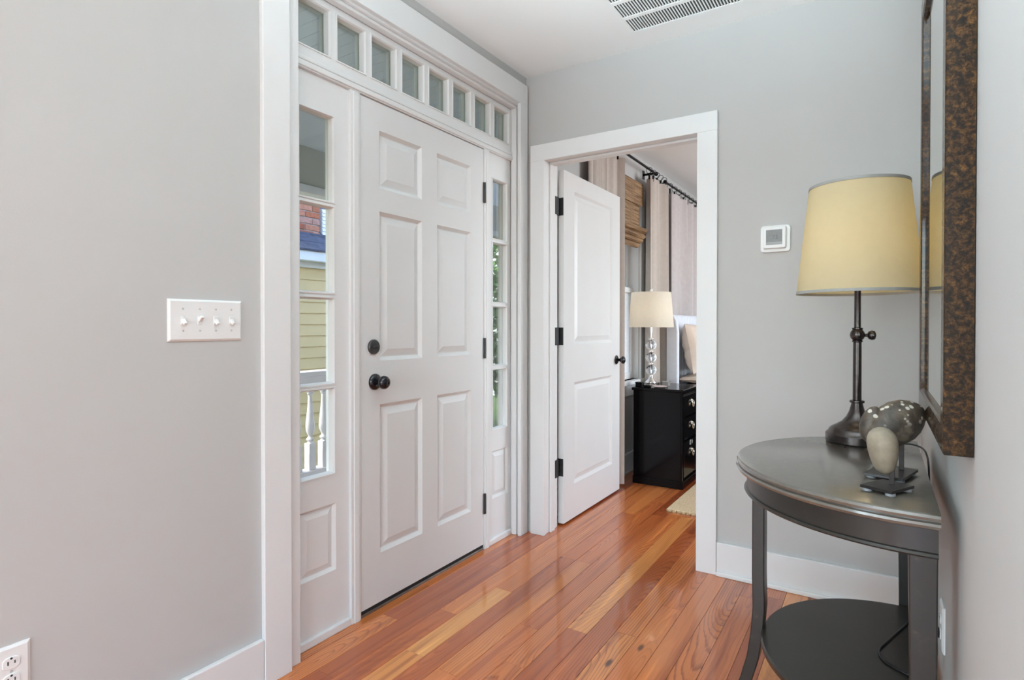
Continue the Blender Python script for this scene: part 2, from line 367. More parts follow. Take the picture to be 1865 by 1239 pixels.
def thing(name, loc, label, cat, group=None, kind=None):
    o = bpy.data.objects.new(name, None); C.objects.link(o); o.location = loc; o.empty_display_size = .1
    return tag(o, label, cat, group, kind)
def struct(name, mb, m, label, cat, **k):
    o = obj(name, mb, m, **k); return tag(o, label, cat, kind='structure')
def link_mesh(name, me, parent, loc, scale=(1, 1, 1), rot=None):
    o = bpy.data.objects.new(name, me); C.objects.link(o); o.parent = parent; o.location = Vector(loc) - root_loc(parent); o.scale = scale
    if rot: o.rotation_euler = rot
    return o
def grid_wall(mb, ax, a0, a1, u0, u1, z0, z1, holes):
    us = sorted({u0, u1, *[h for q in holes for h in q[:2]]}); zs = sorted({z0, z1, *[h for q in holes for h in q[2:]]})
    for i in range(len(us)-1):
        for j in range(len(zs)-1):
            uc, zc = (us[i]+us[i+1])/2, (zs[j]+zs[j+1])/2
            if any(q[0] < uc < q[1] and q[2] < zc < q[3] for q in holes): continue
            if ax == 'x': mb.box(a0, a1, us[i], us[i+1], zs[j], zs[j+1])
            else: mb.box(us[i], us[i+1], a0, a1, zs[j], zs[j+1])
    return mb

# ------------------------------------------------------------------ the room shell
WC = 1.805          # face of the right wall
E_Y0, E_Y1, E_Z1 = -1.545, -.05, 2.385     # rough opening of the entry unit
W_Y0, W_Y1, W_Z0, W_Z1 = 1.06, 1.79, .72, 2.16   # bedroom window opening
struct('wall_left', grid_wall(MB(), 'x', -.14, 0, -7.0, 4.8, 0, CEIL, [(E_Y0, E_Y1, 0, E_Z1), (W_Y0, W_Y1, W_Z0, W_Z1)]), WALL, 'pale grey wall around the white front door', 'wall')
D_X0, D_X1, D_Z = .10, .967, 2.075
struct('wall_back', grid_wall(MB(), 'y', 0, .14, 0, 3.6, 0, CEIL, [(D_X0, D_X1, 0, D_Z)]), WALL, 'pale grey end wall with the bedroom doorway and thermostat', 'wall')
struct('wall_right', MB().box(WC, WC+.13, -2.15, 0, 0, CEIL), WALL, 'pale grey wall behind the mirror and half-round table', 'wall')
struct('ceiling', MB().box(-.14, 5.1, -7.1, 4.9, CEIL, CEIL+.1), CEILM, 'smooth white ceiling of the hall', 'ceiling')
struct('wall_bedroom_back', MB().box(0, 3.6, 4.66, 4.8, 0, CEIL), WALL, 'pale grey far wall of the bedroom', 'wall')
struct('wall_bedroom_right', grid_wall(MB(), 'x', 3.6, 3.72, .0, 4.8, 0, CEIL, [(1.4, 3.2, .65, 2.35)]), WALL, 'bedroom wall with a wide window facing the bed', 'wall')
struct('wall_living_front', MB().box(WC+.13, 5.0, -2.15, -2.02, 0, CEIL), WALL, 'living room wall running on from the mirror wall', 'wall')
struct('wall_living_back', grid_wall(MB(), 'y', -7.12, -7.0, 0, 5.0, 0, CEIL, [(.5, 3.9, .5, 2.4)]), WALL, 'living room wall with wide windows behind the camera', 'wall')
struct('wall_living_right', grid_wall(MB(), 'x', 5.0, 5.12, -7.0, -2.02, 0, CEIL, [(-5.7, -3.1, .5, 2.4)]), WALL, 'living room side wall with a wide window', 'wall')

# floor: slab with boards laid along y
fl = struct('floor', MB().box(-.14, 5.1, -7.1, 4.9, -.06, -.0045), SUB, 'glossy heart pine strip floor of hall and bedroom', 'floor')
PW = .0835
pb = MB().box(-PW/2+.0004, PW/2-.0004, -.5, .5, -.018, 0)
pmesh = obj('plank', pb, PINE, fl, bevel=0).data
bm = bmesh.new(); bm.from_mesh(pmesh)
ed = [e for e in bm.edges if all(v.co.z > -.001 for v in e.verts) and abs(e.verts[0].co.y - e.verts[1].co.y) > .5]
bmesh.ops.bevel(bm, geom=ed, offset=.0009, segments=1, affect='EDGES'); bm.to_mesh(pmesh); bm.free()
bpy.data.objects.remove(bpy.data.objects['plank'])
cuts = {6: [-.216], 5: [-.216], 7: [-.873], 12: [-.434], 9: [-.80], 4: [-1.24], 8: [-1.11]}
def plank(xc, a, b):
    link_mesh('plank', pmesh, fl, (xc, (a+b)/2, 0), (1, b-a-.0008, 1))
col = -1
x = .499 - 7*PW
i = 0
while x < 3.55:
    xc = x + PW/2
    lo = -3.3 if xc < 1.85 else .145
    if xc < 0.0: lo, hi0 = E_Y0+.01, E_Y1-.01
    else: hi0 = 4.66
    y = lo; js = []
    q = lo + random.uniform(.25, 1.7)
    own = cuts.get(i)
    js = list(own) if own else []
    while q < hi0 - .3:
        if all(abs(q-j) > .55 for j in js): js.append(q)
        q += random.uniform(.9, 2.3) if xc < 1.85 else random.uniform(1.6, 2.6)
    js = [lo] + sorted(js) + [hi0]
    for a, b2 in zip(js, js[1:]): plank(xc, a, b2)
    x += PW; i += 1
# the boards go on behind the camera and through the living room, too far out of view to lay singly
pb2 = MB()
xx = .499 - 6*PW
while xx < 4.99:
    y = -6.99
    top = -3.301 if xx < 1.85 else -2.16
    while y < top - .05:
        e = min(top, y + random.uniform(1.0, 2.4))
        if top - e < .3: e = top
        pb2.box(max(xx+.0006, .002), xx+PW-.0006, y+.0005, e-.0005, -.018, 0); y = e
    xx += PW
o = obj('plank_field', pb2, PINE, fl); o['kind'] = 'stuff'

# baseboards
def baseboard(name, boxes, shoe, label):
    mb = MB()
    for b in boxes: mb.box(*b)
    o = struct(name, mb, TRIM, label, 'baseboard', bevel=.003)
    s = MB()
    for b in shoe: s.box(*b)
    obj('shoe_moulding', s, TRIM, o, bevel=.004)
    return o
BH = .152
baseboard('baseboard_left', [(0, .018, -7.0, -1.64, 0, BH)], [(.018, .030, -7.0, -1.64, 0, .018)], 'white baseboard below the light switches')
baseboard('baseboard_back', [(1.036, WC, -.018, 0, 0, BH)], [(1.036, WC, -.031, -.018, 0, .02)], 'white baseboard between doorway and half-round table')
baseboard('baseboard_right', [(WC-.018, WC, -2.15, -.018, 0, BH)], [(WC-.030, WC-.018, -2.15, -.031, 0, .018)], 'white baseboard under the mirror behind the table')
baseboard('baseboard_bedroom', [(0, .018, .145, 1.0, 0, BH), (0, .018, 1.0, 4.66, 0, BH)], [(.018, .03, .145, 4.66, 0, .018)], 'white bedroom baseboard behind the open door')

# ------------------------------------------------------------------ entry door unit (face towards +x)
XF = -.045
def raised(y0, y1, z0, z1, xf, o1=.012, d1=.012, o2=.016, o3=.042, d3=.004, thick=.02):
    """raised-and-fielded panel facing +x: sticking, flat, bevel, field"""
    def lp(i, d): return [(xf-d, y0+i, z0+i), (xf-d, y1-i, z0+i), (xf-d, y1-i, z1-i), (xf-d, y0+i, z1-i)]
    mb = MB(); mb.loft([lp(0, thick), lp(0, 0), lp(o1, d1), lp(o2, d1), lp(o3, d3)]); return mb
casing = thing('trim_1', (0, -.83, 0), 'white casing around front door, sidelights and transom', 'door casing', kind='structure')
HB, HT = 2.362, 2.476
for (a, b) in ((-1.639, -1.54), (-.092, -.018)):
    obj('side_casing', MB().box(0, .02, a, b, 0, HB), TRIM, casing, bevel=.002)
obj('head_casing', MB().box(0, .02, -1.639, -.018, HB, HT), TRIM, casing, bevel=.002)
bead = MB()
bead.box(.0, .010, -1.553, -1.54, 0, HB)
# reveals (jambs of the frame) between casing and unit
obj('jamb', MB().box(-.13, .001, -1.5455, -1.492, 0, 2.375), TRIM, casing, bevel=.002)
obj('jamb', MB().box(-.13, .001, -.0495 - .022, -.0195 - .03, 0, 2.375), TRIM, casing, bevel=.002)
obj('head_jamb', MB().box(-.13, .001, -1.5455, -.05, 2.352, 2.386), TRIM, casing, bevel=.002)
# cove strip just inside the casing
for nm, args in (('cove', (XF, -.012, -1.492, -1.484, 0, 2.352)), ('cove', (XF, -.012, -.088, -.0715, 0, 2.352)), ('cove', (XF, -.012, -1.484, -.088, 2.338, 2.352))):
    obj(nm, MB().box(*args), TRIM, casing, bevel=.0035)
# posts between door and sidelights
for (a, b) in ((-1.2305, -1.1815), (-.3465, -.302)):
    obj('mullion_post', MB().box(-.12, -.040, a, b, 0, 2.058), TRIM, casing, bevel=.002)
    obj('post_bead', MB().box(-.05, -.036, a+.014, b-.010, 0, 2.056), TRIM, casing, bevel=.002)
tb = MB(); tb.box(-.12, -.040, -1.492, -.0715, 2.058, 2.104)
obj('transom_bar', tb, TRIM, casing, bevel=.002)
obj('transom_bar_bead', MB().box(-.05, -.034, -1.492, -.0715, 2.063, 2.082), TRIM, casing, bevel=.003)
obj('transom_bar_bead', MB().box(-.05, -.036, -1.492, -.0715, 2.086, 2.099), TRIM, casing, bevel=.003)

# transom window: eight panes
tr = thing('window_1', (-.07, -.80, 2.10), 'eight-pane transom window above the front door', 'window', kind='structure')
P0, PP, PWD, TZ0, TZ1 = -1.4635, .1727, .1425, 2.142, 2.313
xs_open = [(P0 + PP*k, P0 + PP*k + PWD, TZ0, TZ1) for k in range(8)]
obj('sash', grid_wall(MB(), 'x', -.105, XF, -1.484, -.088, 2.104, 2.338, xs_open), TRIM, tr)
for (a, b, c, d) in xs_open:
    fr = MB()
    def rl(i, xx): return [(xx, a+i, c+i), (xx, b-i, c+i), (xx, b-i, d-i), (xx, a+i, d-i)]
    fr.loft([rl(-.004, XF-.004), rl(-.004, XF+.003), rl(.001, XF+.003), rl(.005, XF-.004), rl(.005, XF-.03), rl(.0, XF-.034), rl(-.004, XF-.034)], cap=False)
    obj('glazing_bead', fr, TRIM, tr)
    obj('pane', MB().box(-.080, -.077, a-.003, b+.003, c-.003, d+.003), GLASSM, tr)

# sidelights
def sidelight(name, ya, yb, ga, gb, label):
    s = thing(name, (-.08, (ya+yb)/2, 0), label, 'window', kind='structure')
    xf = -.052
    zs = [(.606, .917), (.942, 1.252), (1.279, 1.590), (1.616, 1.925)]
    full = [(ga, gb, z0-.006, z1+.006) for z0, z1 in zs]
    pa, pb_, p0, p1 = ga-.001, gb+.004, .238, .489
    obj('sash', grid_wall(MB(), 'x', -.10, xf, ya, yb, 0.03, 2.058, full + [(pa, pb_, p0, p1)]), TRIM, s)
    obj('bottom_panel', raised(pa, pb_, p0, p1, xf, o1=.01, o2=.013, o3=.034), TRIM, s)
    obj('sill_shoe', MB().box(-.10, -.040, ya, yb, 0, .03), TRIM, s, bevel=.004)
    for a, b, c, d in full:
        def rl(i, xx): return [(xx, a+i, c+i), (xx, b-i, c+i), (xx, b-i, d-i), (xx, a+i, d-i)]
        fr = MB().loft([rl(-.003, xf-.004), rl(-.003, xf+.003), rl(.002, xf+.003), rl(.006, xf-.005), rl(.008, xf-.024), rl(.0, xf-.028), rl(-.003, xf-.028)], cap=False)
        obj('glazing_bead', fr, TRIM, s)
        obj('pane', MB().box(-.078, -.075, a-.003, b+.003, c-.003, d+.003), GLASSM, s)
    return s
sidelight('window_2', -1.484, -1.2305, -1.455, -1.299, 'narrow four-pane sidelight between light switches and front door')
sidelight('window_3', -.302, -.088, -.261, -.117, 'narrow four-pane sidelight between front door and bedroom doorway')

# entry door
dr = thing('door_1', (XF, -.349, 0), 'white six-panel front door with black knob', 'door', kind='structure')
DY0, DY1, DZ0, DZ1 = -1.1785, -.3495, .027, 2.054
pans = []
for (a, b) in ((-1.0755, -.8185), (-.7155, -.4575)):
    for (c, d) in ((1.710, 1.943), (1.010, 1.616), (.227, .833)): pans.append((a, b, c, d))
obj('leaf', grid_wall(MB(), 'x', XF-.04, XF, DY0, DY1, DZ0, DZ1, pans), DOORM, dr)
for q in pans: obj('panel', raised(*q, XF, o1=.014, d1=.013, o2=.018, o3=.046, d3=.004), DOORM, dr)
kb = obj('knob', MB().lathe([(.0, .070), (.012, .0695), (.021, .066), (.0265, .058), (.0275, .050), (.025, .042), (.017, .035), (.0105, .029), (.0095, .006)], (XF, -1.103, .927), 'x'), BLACKK, dr, smooth=True, angle=60, label='glossy black round door knob')
obj('rosette', MB().lathe([(.033, 0), (.033, .005), (.030, .010), (.022, .014), (.012, .017), (0, .017)], (XF, -1.103, .927), 'x'), BLACKK, kb, smooth=True, angle=50)
db = obj('deadbolt', MB().lathe([(.030, 0), (.030, .006), (.027, .010), (.018, .012), (0, .012)], (XF, -1.111, 1.068), 'x'), GUNMET, dr, smooth=True, angle=40, label='dark grey round deadbolt plate')
obj('thumb_turn', MB().box(XF+.010, XF+.020, -1.123, -1.099, 1.063, 1.073), GUNMET, db, bevel=.003)
obj('latch_plate', MB().box(XF-.02, XF+.0008, -1.1812, -1.1785, .90, .95), BRONZE, dr)
for z in (1.833, 1.037, .237):
    h = obj('hinge', MB().lathe([(.0065, -.052), (.0065, .052)], (XF+.006, -.3475, z), 'z', 12), DARKMET, dr, smooth=True)
    obj('hinge_leaf', MB().box(XF-.004, XF+.0015, -.3480, -.330, z-.051, z+.051), DARKMET, h)
obj('door_sweep', MB().box(XF-.036, XF-.004, DY0, DY1, .008, .028), GAP, dr)
th = MB().box(-.12, -.046, -1.1815, -.3465, -.004, .010)
struct('threshold', th, mat('threshold_metal', (.22, .17, .14), .35, .5, noise=.3, nscale=20), 'dark metal threshold under the front door', 'threshold', bevel=.003)

# ------------------------------------------------------------------ bedroom doorway
dc = thing('trim_2', (.53, 0, 0), 'white flat casing and jambs of the bedroom doorway', 'door casing', kind='structure')
BX0, BX1, BX2, BX3, BZI, BZT = .038, .124, .943, 1.035, 2.053, 2.1425
obj('side_casing', MB().box(BX0, BX1, -.02, 0, 0, BZI), TRIM, dc, bevel=.002)
obj('side_casing', MB().box(BX2, BX3, -.02, 0, 0, BZI), TRIM, dc, bevel=.002)
obj('head_casing', MB().box(BX0, BX3, -.02, 0, BZI, BZT), TRIM, dc, bevel=.002)
obj('jamb', MB().box(.099, .118, -.001, .142, 0, 2.058), TRIM, dc, bevel=.0015)
obj('jamb', MB().box(.949, .968, -.001, .142, 0, 2.058), TRIM, dc, bevel=.0015)
obj('head_jamb', MB().box(.099, .968, -.001, .142, 2.058, 2.076), TRIM, dc, bevel=.0015)
obj('stop', MB().box(.118, .130, .052, .098, 0, 2.046), TRIM, dc, bevel=.002)
obj('stop', MB().box(.937, .949, .052, .098, 0, 2.046), TRIM, dc, bevel=.002)
obj('head_stop', MB().box(.118, .949, .052, .098, 2.046, 2.058), TRIM, dc, bevel=.002)
for a, b in ((.03, .113), (.954, 1.037)):
    obj('side_casing', MB().box(a, b, .142, .158, 0, 2.065), TRIM, dc, bevel=.002)
obj('head_casing', MB().box(.03, 1.037, .142, .158, 2.065, 2.15), TRIM, dc, bevel=.002)

d2 = thing('door_2', (.118, .165, 0), 'white two-panel bedroom door standing open at right angles', 'door', kind='structure')
LX0, LX1, LY0, LY1, LZ0, LZ1 = .107, .142, .180, 1.022, .012, 2.045
bp_ = [(.315, .890, 1.038, 1.945), (.315, .890, .213, .817)]
obj('leaf', grid_wall(MB(), 'x', LX0, LX1, LY0, LY1, LZ0, LZ1, bp_), DOORM, d2)
for q in bp_: obj('panel', raised(*q, LX1, o1=.016, d1=.012, o2=.020, o3=.050, d3=.004, thick=.03), DOORM, d2)
k2 = obj('knob', MB().lathe([(.009, .006), (.010, .026), (.017, .033), (.0245, .042), (.026, .050), (.023, .058), (.014, .063), (0, .064)], (LX1, .962, .917), 'x'), BLACKK, d2, smooth=True, angle=60, label='black round knob of the bedroom door')
obj('rosette', MB().lathe([(.031, 0), (.031, .004), (.024, .009), (.010, .011), (0, .011)], (LX1, .962, .917), 'x'), DARKMET, k2, smooth=True, angle=40)
for z in (1.835, 1.091, .335):
    h = obj('hinge', MB().lathe([(.0075, -.052), (.0075, .052)], (.1125, .158, z), 'z', 12), DARKMET, d2, smooth=True)
    obj('hinge_leaf', MB().box(.1181, .1200, .100, .156, z-.051, z+.051), DARKMET, h, bevel=.0008)
    obj('hinge_leaf', MB().box(.1075, .1395, .1778, .1801, z-.051, z+.051), DARKMET, h, bevel=.0008)

# ------------------------------------------------------------------ wall fittings
sw = thing('switch_plate', (0, -1.8145, 1.169), 'white four-gang toggle switch plate left of the front door', 'light switch')
def plate(y0, y1, z0, z1, t=.007, b=.006):
    def lp(i, xx): return [(xx, y0+i, z0+i), (xx, y1-i, z0+i), (xx, y1-i, z1-i), (xx, y0+i, z1-i)]
    return MB().loft([lp(0, 0), lp(0, .003), lp(b, t)])
obj('plate', plate(-1.9235, -1.7055, 1.109, 1.229), PLASTIC, sw)
for k, yy in enumerate((-1.8835, -1.8355, -1.7885, -1.7405)):
    up = -1 if k != 1 else 1
    fr = MB().box(.0065, .0085, yy-.006, yy+.006, 1.157, 1.181)
    t = obj('toggle', fr, PLASTIC, sw, bevel=.0005)
    lv = MB(); a = Vector((.006, yy, 1.169)); b = Vector((.021, yy, 1.169 + up*.011))
    d = (b - a).normalized(); nrm = Vector((-d.z, 0, d.x))
    def q(c, wy, wn): return [c + Vector((0, -wy, 0)) - nrm*wn, c + Vector((0, wy, 0)) - nrm*wn, c + Vector((0, wy, 0)) + nrm*wn, c + Vector((0, -wy, 0)) + nrm*wn]
    lv.loft([q(a, .0048, .0055), q(b, .0040, .0035)])
    obj('lever', lv, PLASTIC, t, bevel=.001)
    for zz in (1.2015, 1.139):
        obj('screw', MB().lathe([(.003, .006), (.003, .0078), (.0015, .0082), (0, .0082)], (0, yy, zz), 'x', 10), SCREWM, sw, smooth=True)
def outlet(name, yc, zc, label, flip=False):
    o = thing(name, (0 if not flip else WC, yc, zc), label, 'electrical outlet')
    s = -1 if flip else 1; X0 = WC if flip else 0
    def mx(mb): mb.v = [(X0 + s*p[0], p[1], p[2]) for p in mb.v]; return mb
    obj('plate', mx(plate(yc-.036, yc+.036, zc-.058, zc+.058)), PLASTIC, o)
    for dz in (.0195, -.0195):
        lp = [(math.cos(t), math.sin(t)) for t in [2*PI*i/24 for i in range(24)]]
        ring = lambda r, xx: [(xx, yc + r*max(-.9, min(.9, c*1.1)), zc + dz + r*.82*max(-.95, min(.95, q_))) for c, q_ in lp]
        so = obj('socket', mx(MB().loft([ring(.0175, .005), ring(.0175, .0085), ring(.0165, .0092)])), PLASTIC, o)
        sl = MB()
        for dy, hh in ((-.0062, .0045), (.0062, .0036)): sl.box(.0088, .0096, yc+dy-.0011, yc+dy+.0011, zc+dz+.001-hh, zc+dz+.001+hh)
        sl.lathe([(.0024, .0088), (.0024, .0096)], (0, yc, zc+dz+.0105), 'x', 10)
        obj('slot', mx(sl), GAP, so)
    obj('screw', mx(MB().lathe([(.003, .006), (.003, .0078), (0, .008)], (0, yc, zc), 'x', 10)), SCREWM, o)
    return o
outlet('wall_outlet', -2.2695, .369, 'white duplex outlet low on wall at left edge of photo')
ol = outlet('wall_outlet', -.945, .395, 'white duplex outlet behind the half-round table', flip=True)
pl_ = MB().box(WC-.040, WC-.009, -.960, -.930, .360, .392)

ths = thing('thermostat', (1.279, 0, 1.534), 'small white square thermostat on the end wall beside the lamp', 'thermostat')
def rrect(cx, cz, w_, h_, r, yy, n=6):
    pts = []
    for (sx, sz, a0) in ((1, 1, 0), (-1, 1, 90), (-1, -1, 180), (1, -1, 270)):
        for i in range(n + 1):
            a = math.radians(a0 + 90*i/n); pts.append((cx + sx*(w_/2 - r) + r*math.cos(a), yy, cz + sz*(h_/2 - r) + r*math.sin(a)))
    return pts
obj('back_plate', MB().loft([rrect(1.279, 1.534, .121, .118, .014, 0), rrect(1.279, 1.534, .121, .118, .014, -.006), rrect(1.279, 1.534, .116, .113, .013, -.010)]), PLASTIC, ths, smooth=True)
obj('body', MB().loft([rrect(1.277, 1.538, .094, .098, .008, -.008), rrect(1.277, 1.538, .092, .095, .008, -.024), rrect(1.277, 1.538, .087, .090, .007, -.027)]), PLASTIC, ths, smooth=True)
scr = obj('screen', MB().box(1.244, 1.309, -.0276, -.0262, 1.506, 1.571), mat('lcd_screen', (.21, .21, .205), .25, noise=.08, nscale=60), ths)
obj('screen_band', MB().box(1.2445, 1.3085, -.0279, -.0270, 1.5065, 1.5175), mat('lcd_band', (.33, .33, .32), .3, noise=.05), scr)
tc = bpy.data.curves.new('digits', 'FONT'); tc.body = '75'; tc.size = .026; tc.align_x = 'CENTER'; tc.align_y = 'CENTER'
to = bpy.data.objects.new('tmp_text', tc); C.objects.link(to)
dg = bpy.context.evaluated_depsgraph_get(); tme = bpy.data.meshes.new_from_object(to.evaluated_get(dg)); bpy.data.objects.remove(to)
tme.materials.clear(); tme.materials.append(mat('lcd_ink', (.09, .09, .09), .4, noise=.05))
link_mesh('digits', tme, scr, (1.281, -.0280, 1.538), rot=(PI/2, 0, 0))

# ceiling return grille
VX0, VX1, VY0, VY1 = .654, 1.30, -.66, -.140
vt = thing('ceiling_vent', (.98, -.40, CEIL), 'white return-air grille with dark slots set in the ceiling', 'vent')
vr_ = [(-.287 - .1385*k, -.171 - .1385*k) for k in range(4)]
sx0, sx1 = .690, 1.262
obj('frame', MB().box(VX0, VX1, VY0, VY1, CEIL-.004, CEIL) if False else (lambda m_: m_)(
    (lambda m_: [m_.box(VX0, sx0, VY0, VY1, CEIL-.006, CEIL), m_.box(sx1, VX1, VY0, VY1, CEIL-.006, CEIL), m_.box(sx0, sx1, vr_[0][1], VY1, CEIL-.006, CEIL), m_.box(sx0, sx1, VY0, vr_[-1][0], CEIL-.006, CEIL),
        [m_.box(sx0, sx1, vr_[k+1][1], vr_[k][0], CEIL-.006, CEIL) for k in range(3)]] and m_)(MB())), CEILM, vt)
obj('dark_cavity', MB().box(sx0, sx1, vr_[-1][0], vr_[0][1], CEIL-.0012, CEIL-.0004), mat('vent_shadow', (.06, .06, .06), .9, noise=.1), vt)
for (a, b) in vr_:
    m_ = MB(); xx = sx0
    while xx < sx1 - .004:
        m_.add([(xx, a, CEIL-.0060), (xx+.0042, a, CEIL-.0045), (xx+.0042, a, CEIL-.001), (xx, a, CEIL-.001), (xx, b, CEIL-.0060), (xx+.0042, b, CEIL-.0045), (xx+.0042, b, CEIL-.001), (xx, b, CEIL-.001)],
               [(0,1,2,3),(7,6,5,4),(0,4,5,1),(1,5,6,2),(2,6,7,3),(3,7,4,0)]); xx += .0124
    s_ = obj('slat_row', m_, CEILM, vt); s_['kind'] = 'stuff'

# ------------------------------------------------------------------ half-round console table
TX, TY, TBK = 1.741, -.913, 1.768
tbl = thing('console_table', (1.56, TY, 0), 'black worn-edge half-round console table with lower shelf and three legs', 'table')
def dloop(r, z, bk=TBK, n=48):
    pts = [(TX + r*math.cos(PI/2 + PI*i/n), TY + r*math.sin(PI/2 + PI*i/n), z) for i in range(n + 1)]
    return [(bk, TY + r, z)] + pts + [(bk, TY - r, z)]
top = MB().loft([dloop(r, z) for r, z in ((.395, .747), (.424, .747), (.431, .750), (.434, .756), (.432, .761), (.426, .7635), (.4265, .765), (.431, .767), (.432, .772), (.429, .777), (.423, .780))])
obj('table_top', top, WBLACKTOP, tbl, smooth=True, angle=30)
# small groove line at the top's edge
apr = MB().loft([dloop(r, z, TBK-.002) for r, z in ((.392, .684), (.409, .684), (.412, .688), (.409, .693), (.405, .695), (.405, .745), (.409, .748))])
obj('apron', apr, WBLACK, tbl, smooth=True, angle=30)
shf = MB().loft([dloop(r, z, TBK-.004) for r, z in ((.355, .240), (.365, .243), (.366, .256), (.362, .262))])
obj('shelf', shf, WBLACK, tbl, smooth=True, angle=30)
for yy in (-1.300, -.527):
    obj('leg', MB().loft([[(1.768-w_, yy-.016, z), (1.766, yy-.016, z), (1.766, yy+.016, z), (1.768-w_, yy+.016, z)] for w_, z in ((.040, 0), (.046, .2), (.052, .69))]), WBLACK, tbl, bevel=.003)
lg = []
for z, dx in ((.69, 0), (.55, 0), (.42, .0), (.32, -.002), (.24, .004), (.17, .014), (.10, .032), (.05, .050), (0, .068)):
    xc = 1.366 - dx; ww = .026
    lg.append([(xc-.017, TY-ww, z), (xc+.017, TY-ww, z), (xc+.017, TY+ww, z), (xc-.017, TY+ww, z)])
obj('leg', MB().loft(list(reversed(lg))), WBLACK, tbl, bevel=.003)

# ------------------------------------------------------------------ table lamp
LPX, LPY, LPZ = 1.605, -.607, .780
tl = thing('table_lamp', (LPX, LPY, LPZ), 'bronze table lamp with glowing cream drum shade on the half-round table', 'lamp')
obj('base', MB().lathe([(.086, 0), (.089, .004), (.089, .026), (.086, .030), (.081, .034), (.079, .040), (.072, .047), (.058, .055), (.042, .066), (.030, .082), (.022, .100), (.017, .120), (.0155, .128)], (LPX, LPY, LPZ), n=48), BRONZE, tl, smooth=True, angle=35)
st = obj('stem', MB().lathe([(.0205, .127), (.0215, .1305), (.0205, .134), (.0125, .136), (.0120, .320), (.0150, .322), (.0155, .325), (.0130, .327), (.0185, .333), (.0215, .343), (.0195, .353), (.0140, .361), (.0155, .363), (.0155, .366), (.0095, .368), (.0090, .520), (.0120, .525), (.0120, .540)], (LPX, LPY, LPZ), n=24), BRONZE, tl, smooth=True, angle=35)
ax_ = Vector((.95, .3, 0)).normalized()
kn = MB(); kp = [(.005, .016), (.005, .028), (.012, .032), (.0155, .040), (.014, .048), (.006, .052)]
u_ = ax_.cross(Vector((0, 0, 1))); kn.loft([[Vector((LPX, LPY, LPZ+.343)) + ax_*h + u_*r*math.cos(2*PI*i/16) + Vector((0, 0, 1))*r*math.sin(2*PI*i/16) for i in range(16)] for r, h in kp])
obj('height_knob', kn, BRONZE, st, smooth=True, angle=50)
SB, STP = .476, .822     # shade bottom and top above the table
RB, RT = .176, .139
sh = MB()
N = 64
ringp = lambda r, z: [(LPX + r*math.cos(2*PI*i/N), LPY + r*math.sin(2*PI*i/N), LPZ + z) for i in range(N)]
sh.loft([ringp(RB, SB), ringp(RT, STP)], cap=False)
sho = obj('shade', sh, SHADE, tl, smooth=True)
for r, z, hgt in ((RB, SB, .009), (RT, STP, -.009)):
    d_ = 1 if hgt > 0 else -1
    k_ = (RT - RB)/(STP - SB)*hgt
    obj('shade_binding', MB().loft([ringp(r-.002, z), ringp(r+.0015, z), ringp(r+k_+.0015, z+hgt), ringp(r+k_-.002, z+hgt), ringp(r-.002, z)], cap=False), SILVERB, sho, smooth=True, angle=40)
sp_ = MB()
for a in range(3):
    t = 2*PI*a/3 + .3
    sp_.tube([(LPX, LPY, LPZ+STP-.02), (LPX + RT*math.cos(t), LPY + RT*math.sin(t), LPZ+STP-.004)], .0018, 6)
sp_.tube([(LPX, LPY, LPZ+.53), (LPX, LPY, LPZ+STP-.018)], .0025, 6)
obj('shade_spider', sp_, BRONZE, tl)
obj('bulb', MB().sphere((LPX, LPY, LPZ+.595), .028, .028, .036), mat('bulb_glass', (1, .93, .8), .3, emis=(1, .80, .48), estr=3, noise=.01), tl, smooth=True)
bl = bpy.data.lights.new('lamp_bulb', 'POINT'); bl.energy = .5; bl.color = (1, .78, .46); bl.shadow_soft_size = .06
blo = bpy.data.objects.new('lamp_bulb', bl); C.objects.link(blo); blo.location = (LPX, LPY, LPZ+.63)
# cords
def bez(pts, n=10):
    P = [Vector(p) for p in pts]; out = []
    for i in range(len(P)-1):
        a, b, c, d = P[max(i-1, 0)], P[i], P[i+1], P[min(i+2, len(P)-1)]
        for k in range(n):
            t = k/n; out.append(.5*((2*b) + (c-a)*t + (2*a-5*b+4*c-d)*t*t + (-a+3*b-3*c+d)*t**3))
    out.append(P[-1]); return out
cd = obj('lamp_cord', MB().tube(bez([(1.690, -.585, .7835), (1.722, -.592, .7855), (1.750, -.612, .790), (1.772, -.66, .790), (1.781, -.71, .780), (1.785, -.73, .74), (1.787, -.74, .60), (1.787, -.70, .40), (1.786, -.64, .30), (1.768, -.618, .270), (1.745, -.66, .2655), (1.693, -.811, .2655), (1.669, -.885, .2655), (1.675, -.935, .2655), (1.705, -.966, .2655), (1.740, -.985, .2655), (1.772, -.995, .275), (1.787, -.985, .33), (1.787, -.955, .372), (1.772, -.945, .376)]), .0026, 8), CORD, tl, smooth=True, label='thin black cord running down behind the table')
obj('plug', MB().box(WC-.034, WC-.0098, -.956, -.934, .365, .387), CORD, cd, bevel=.003)

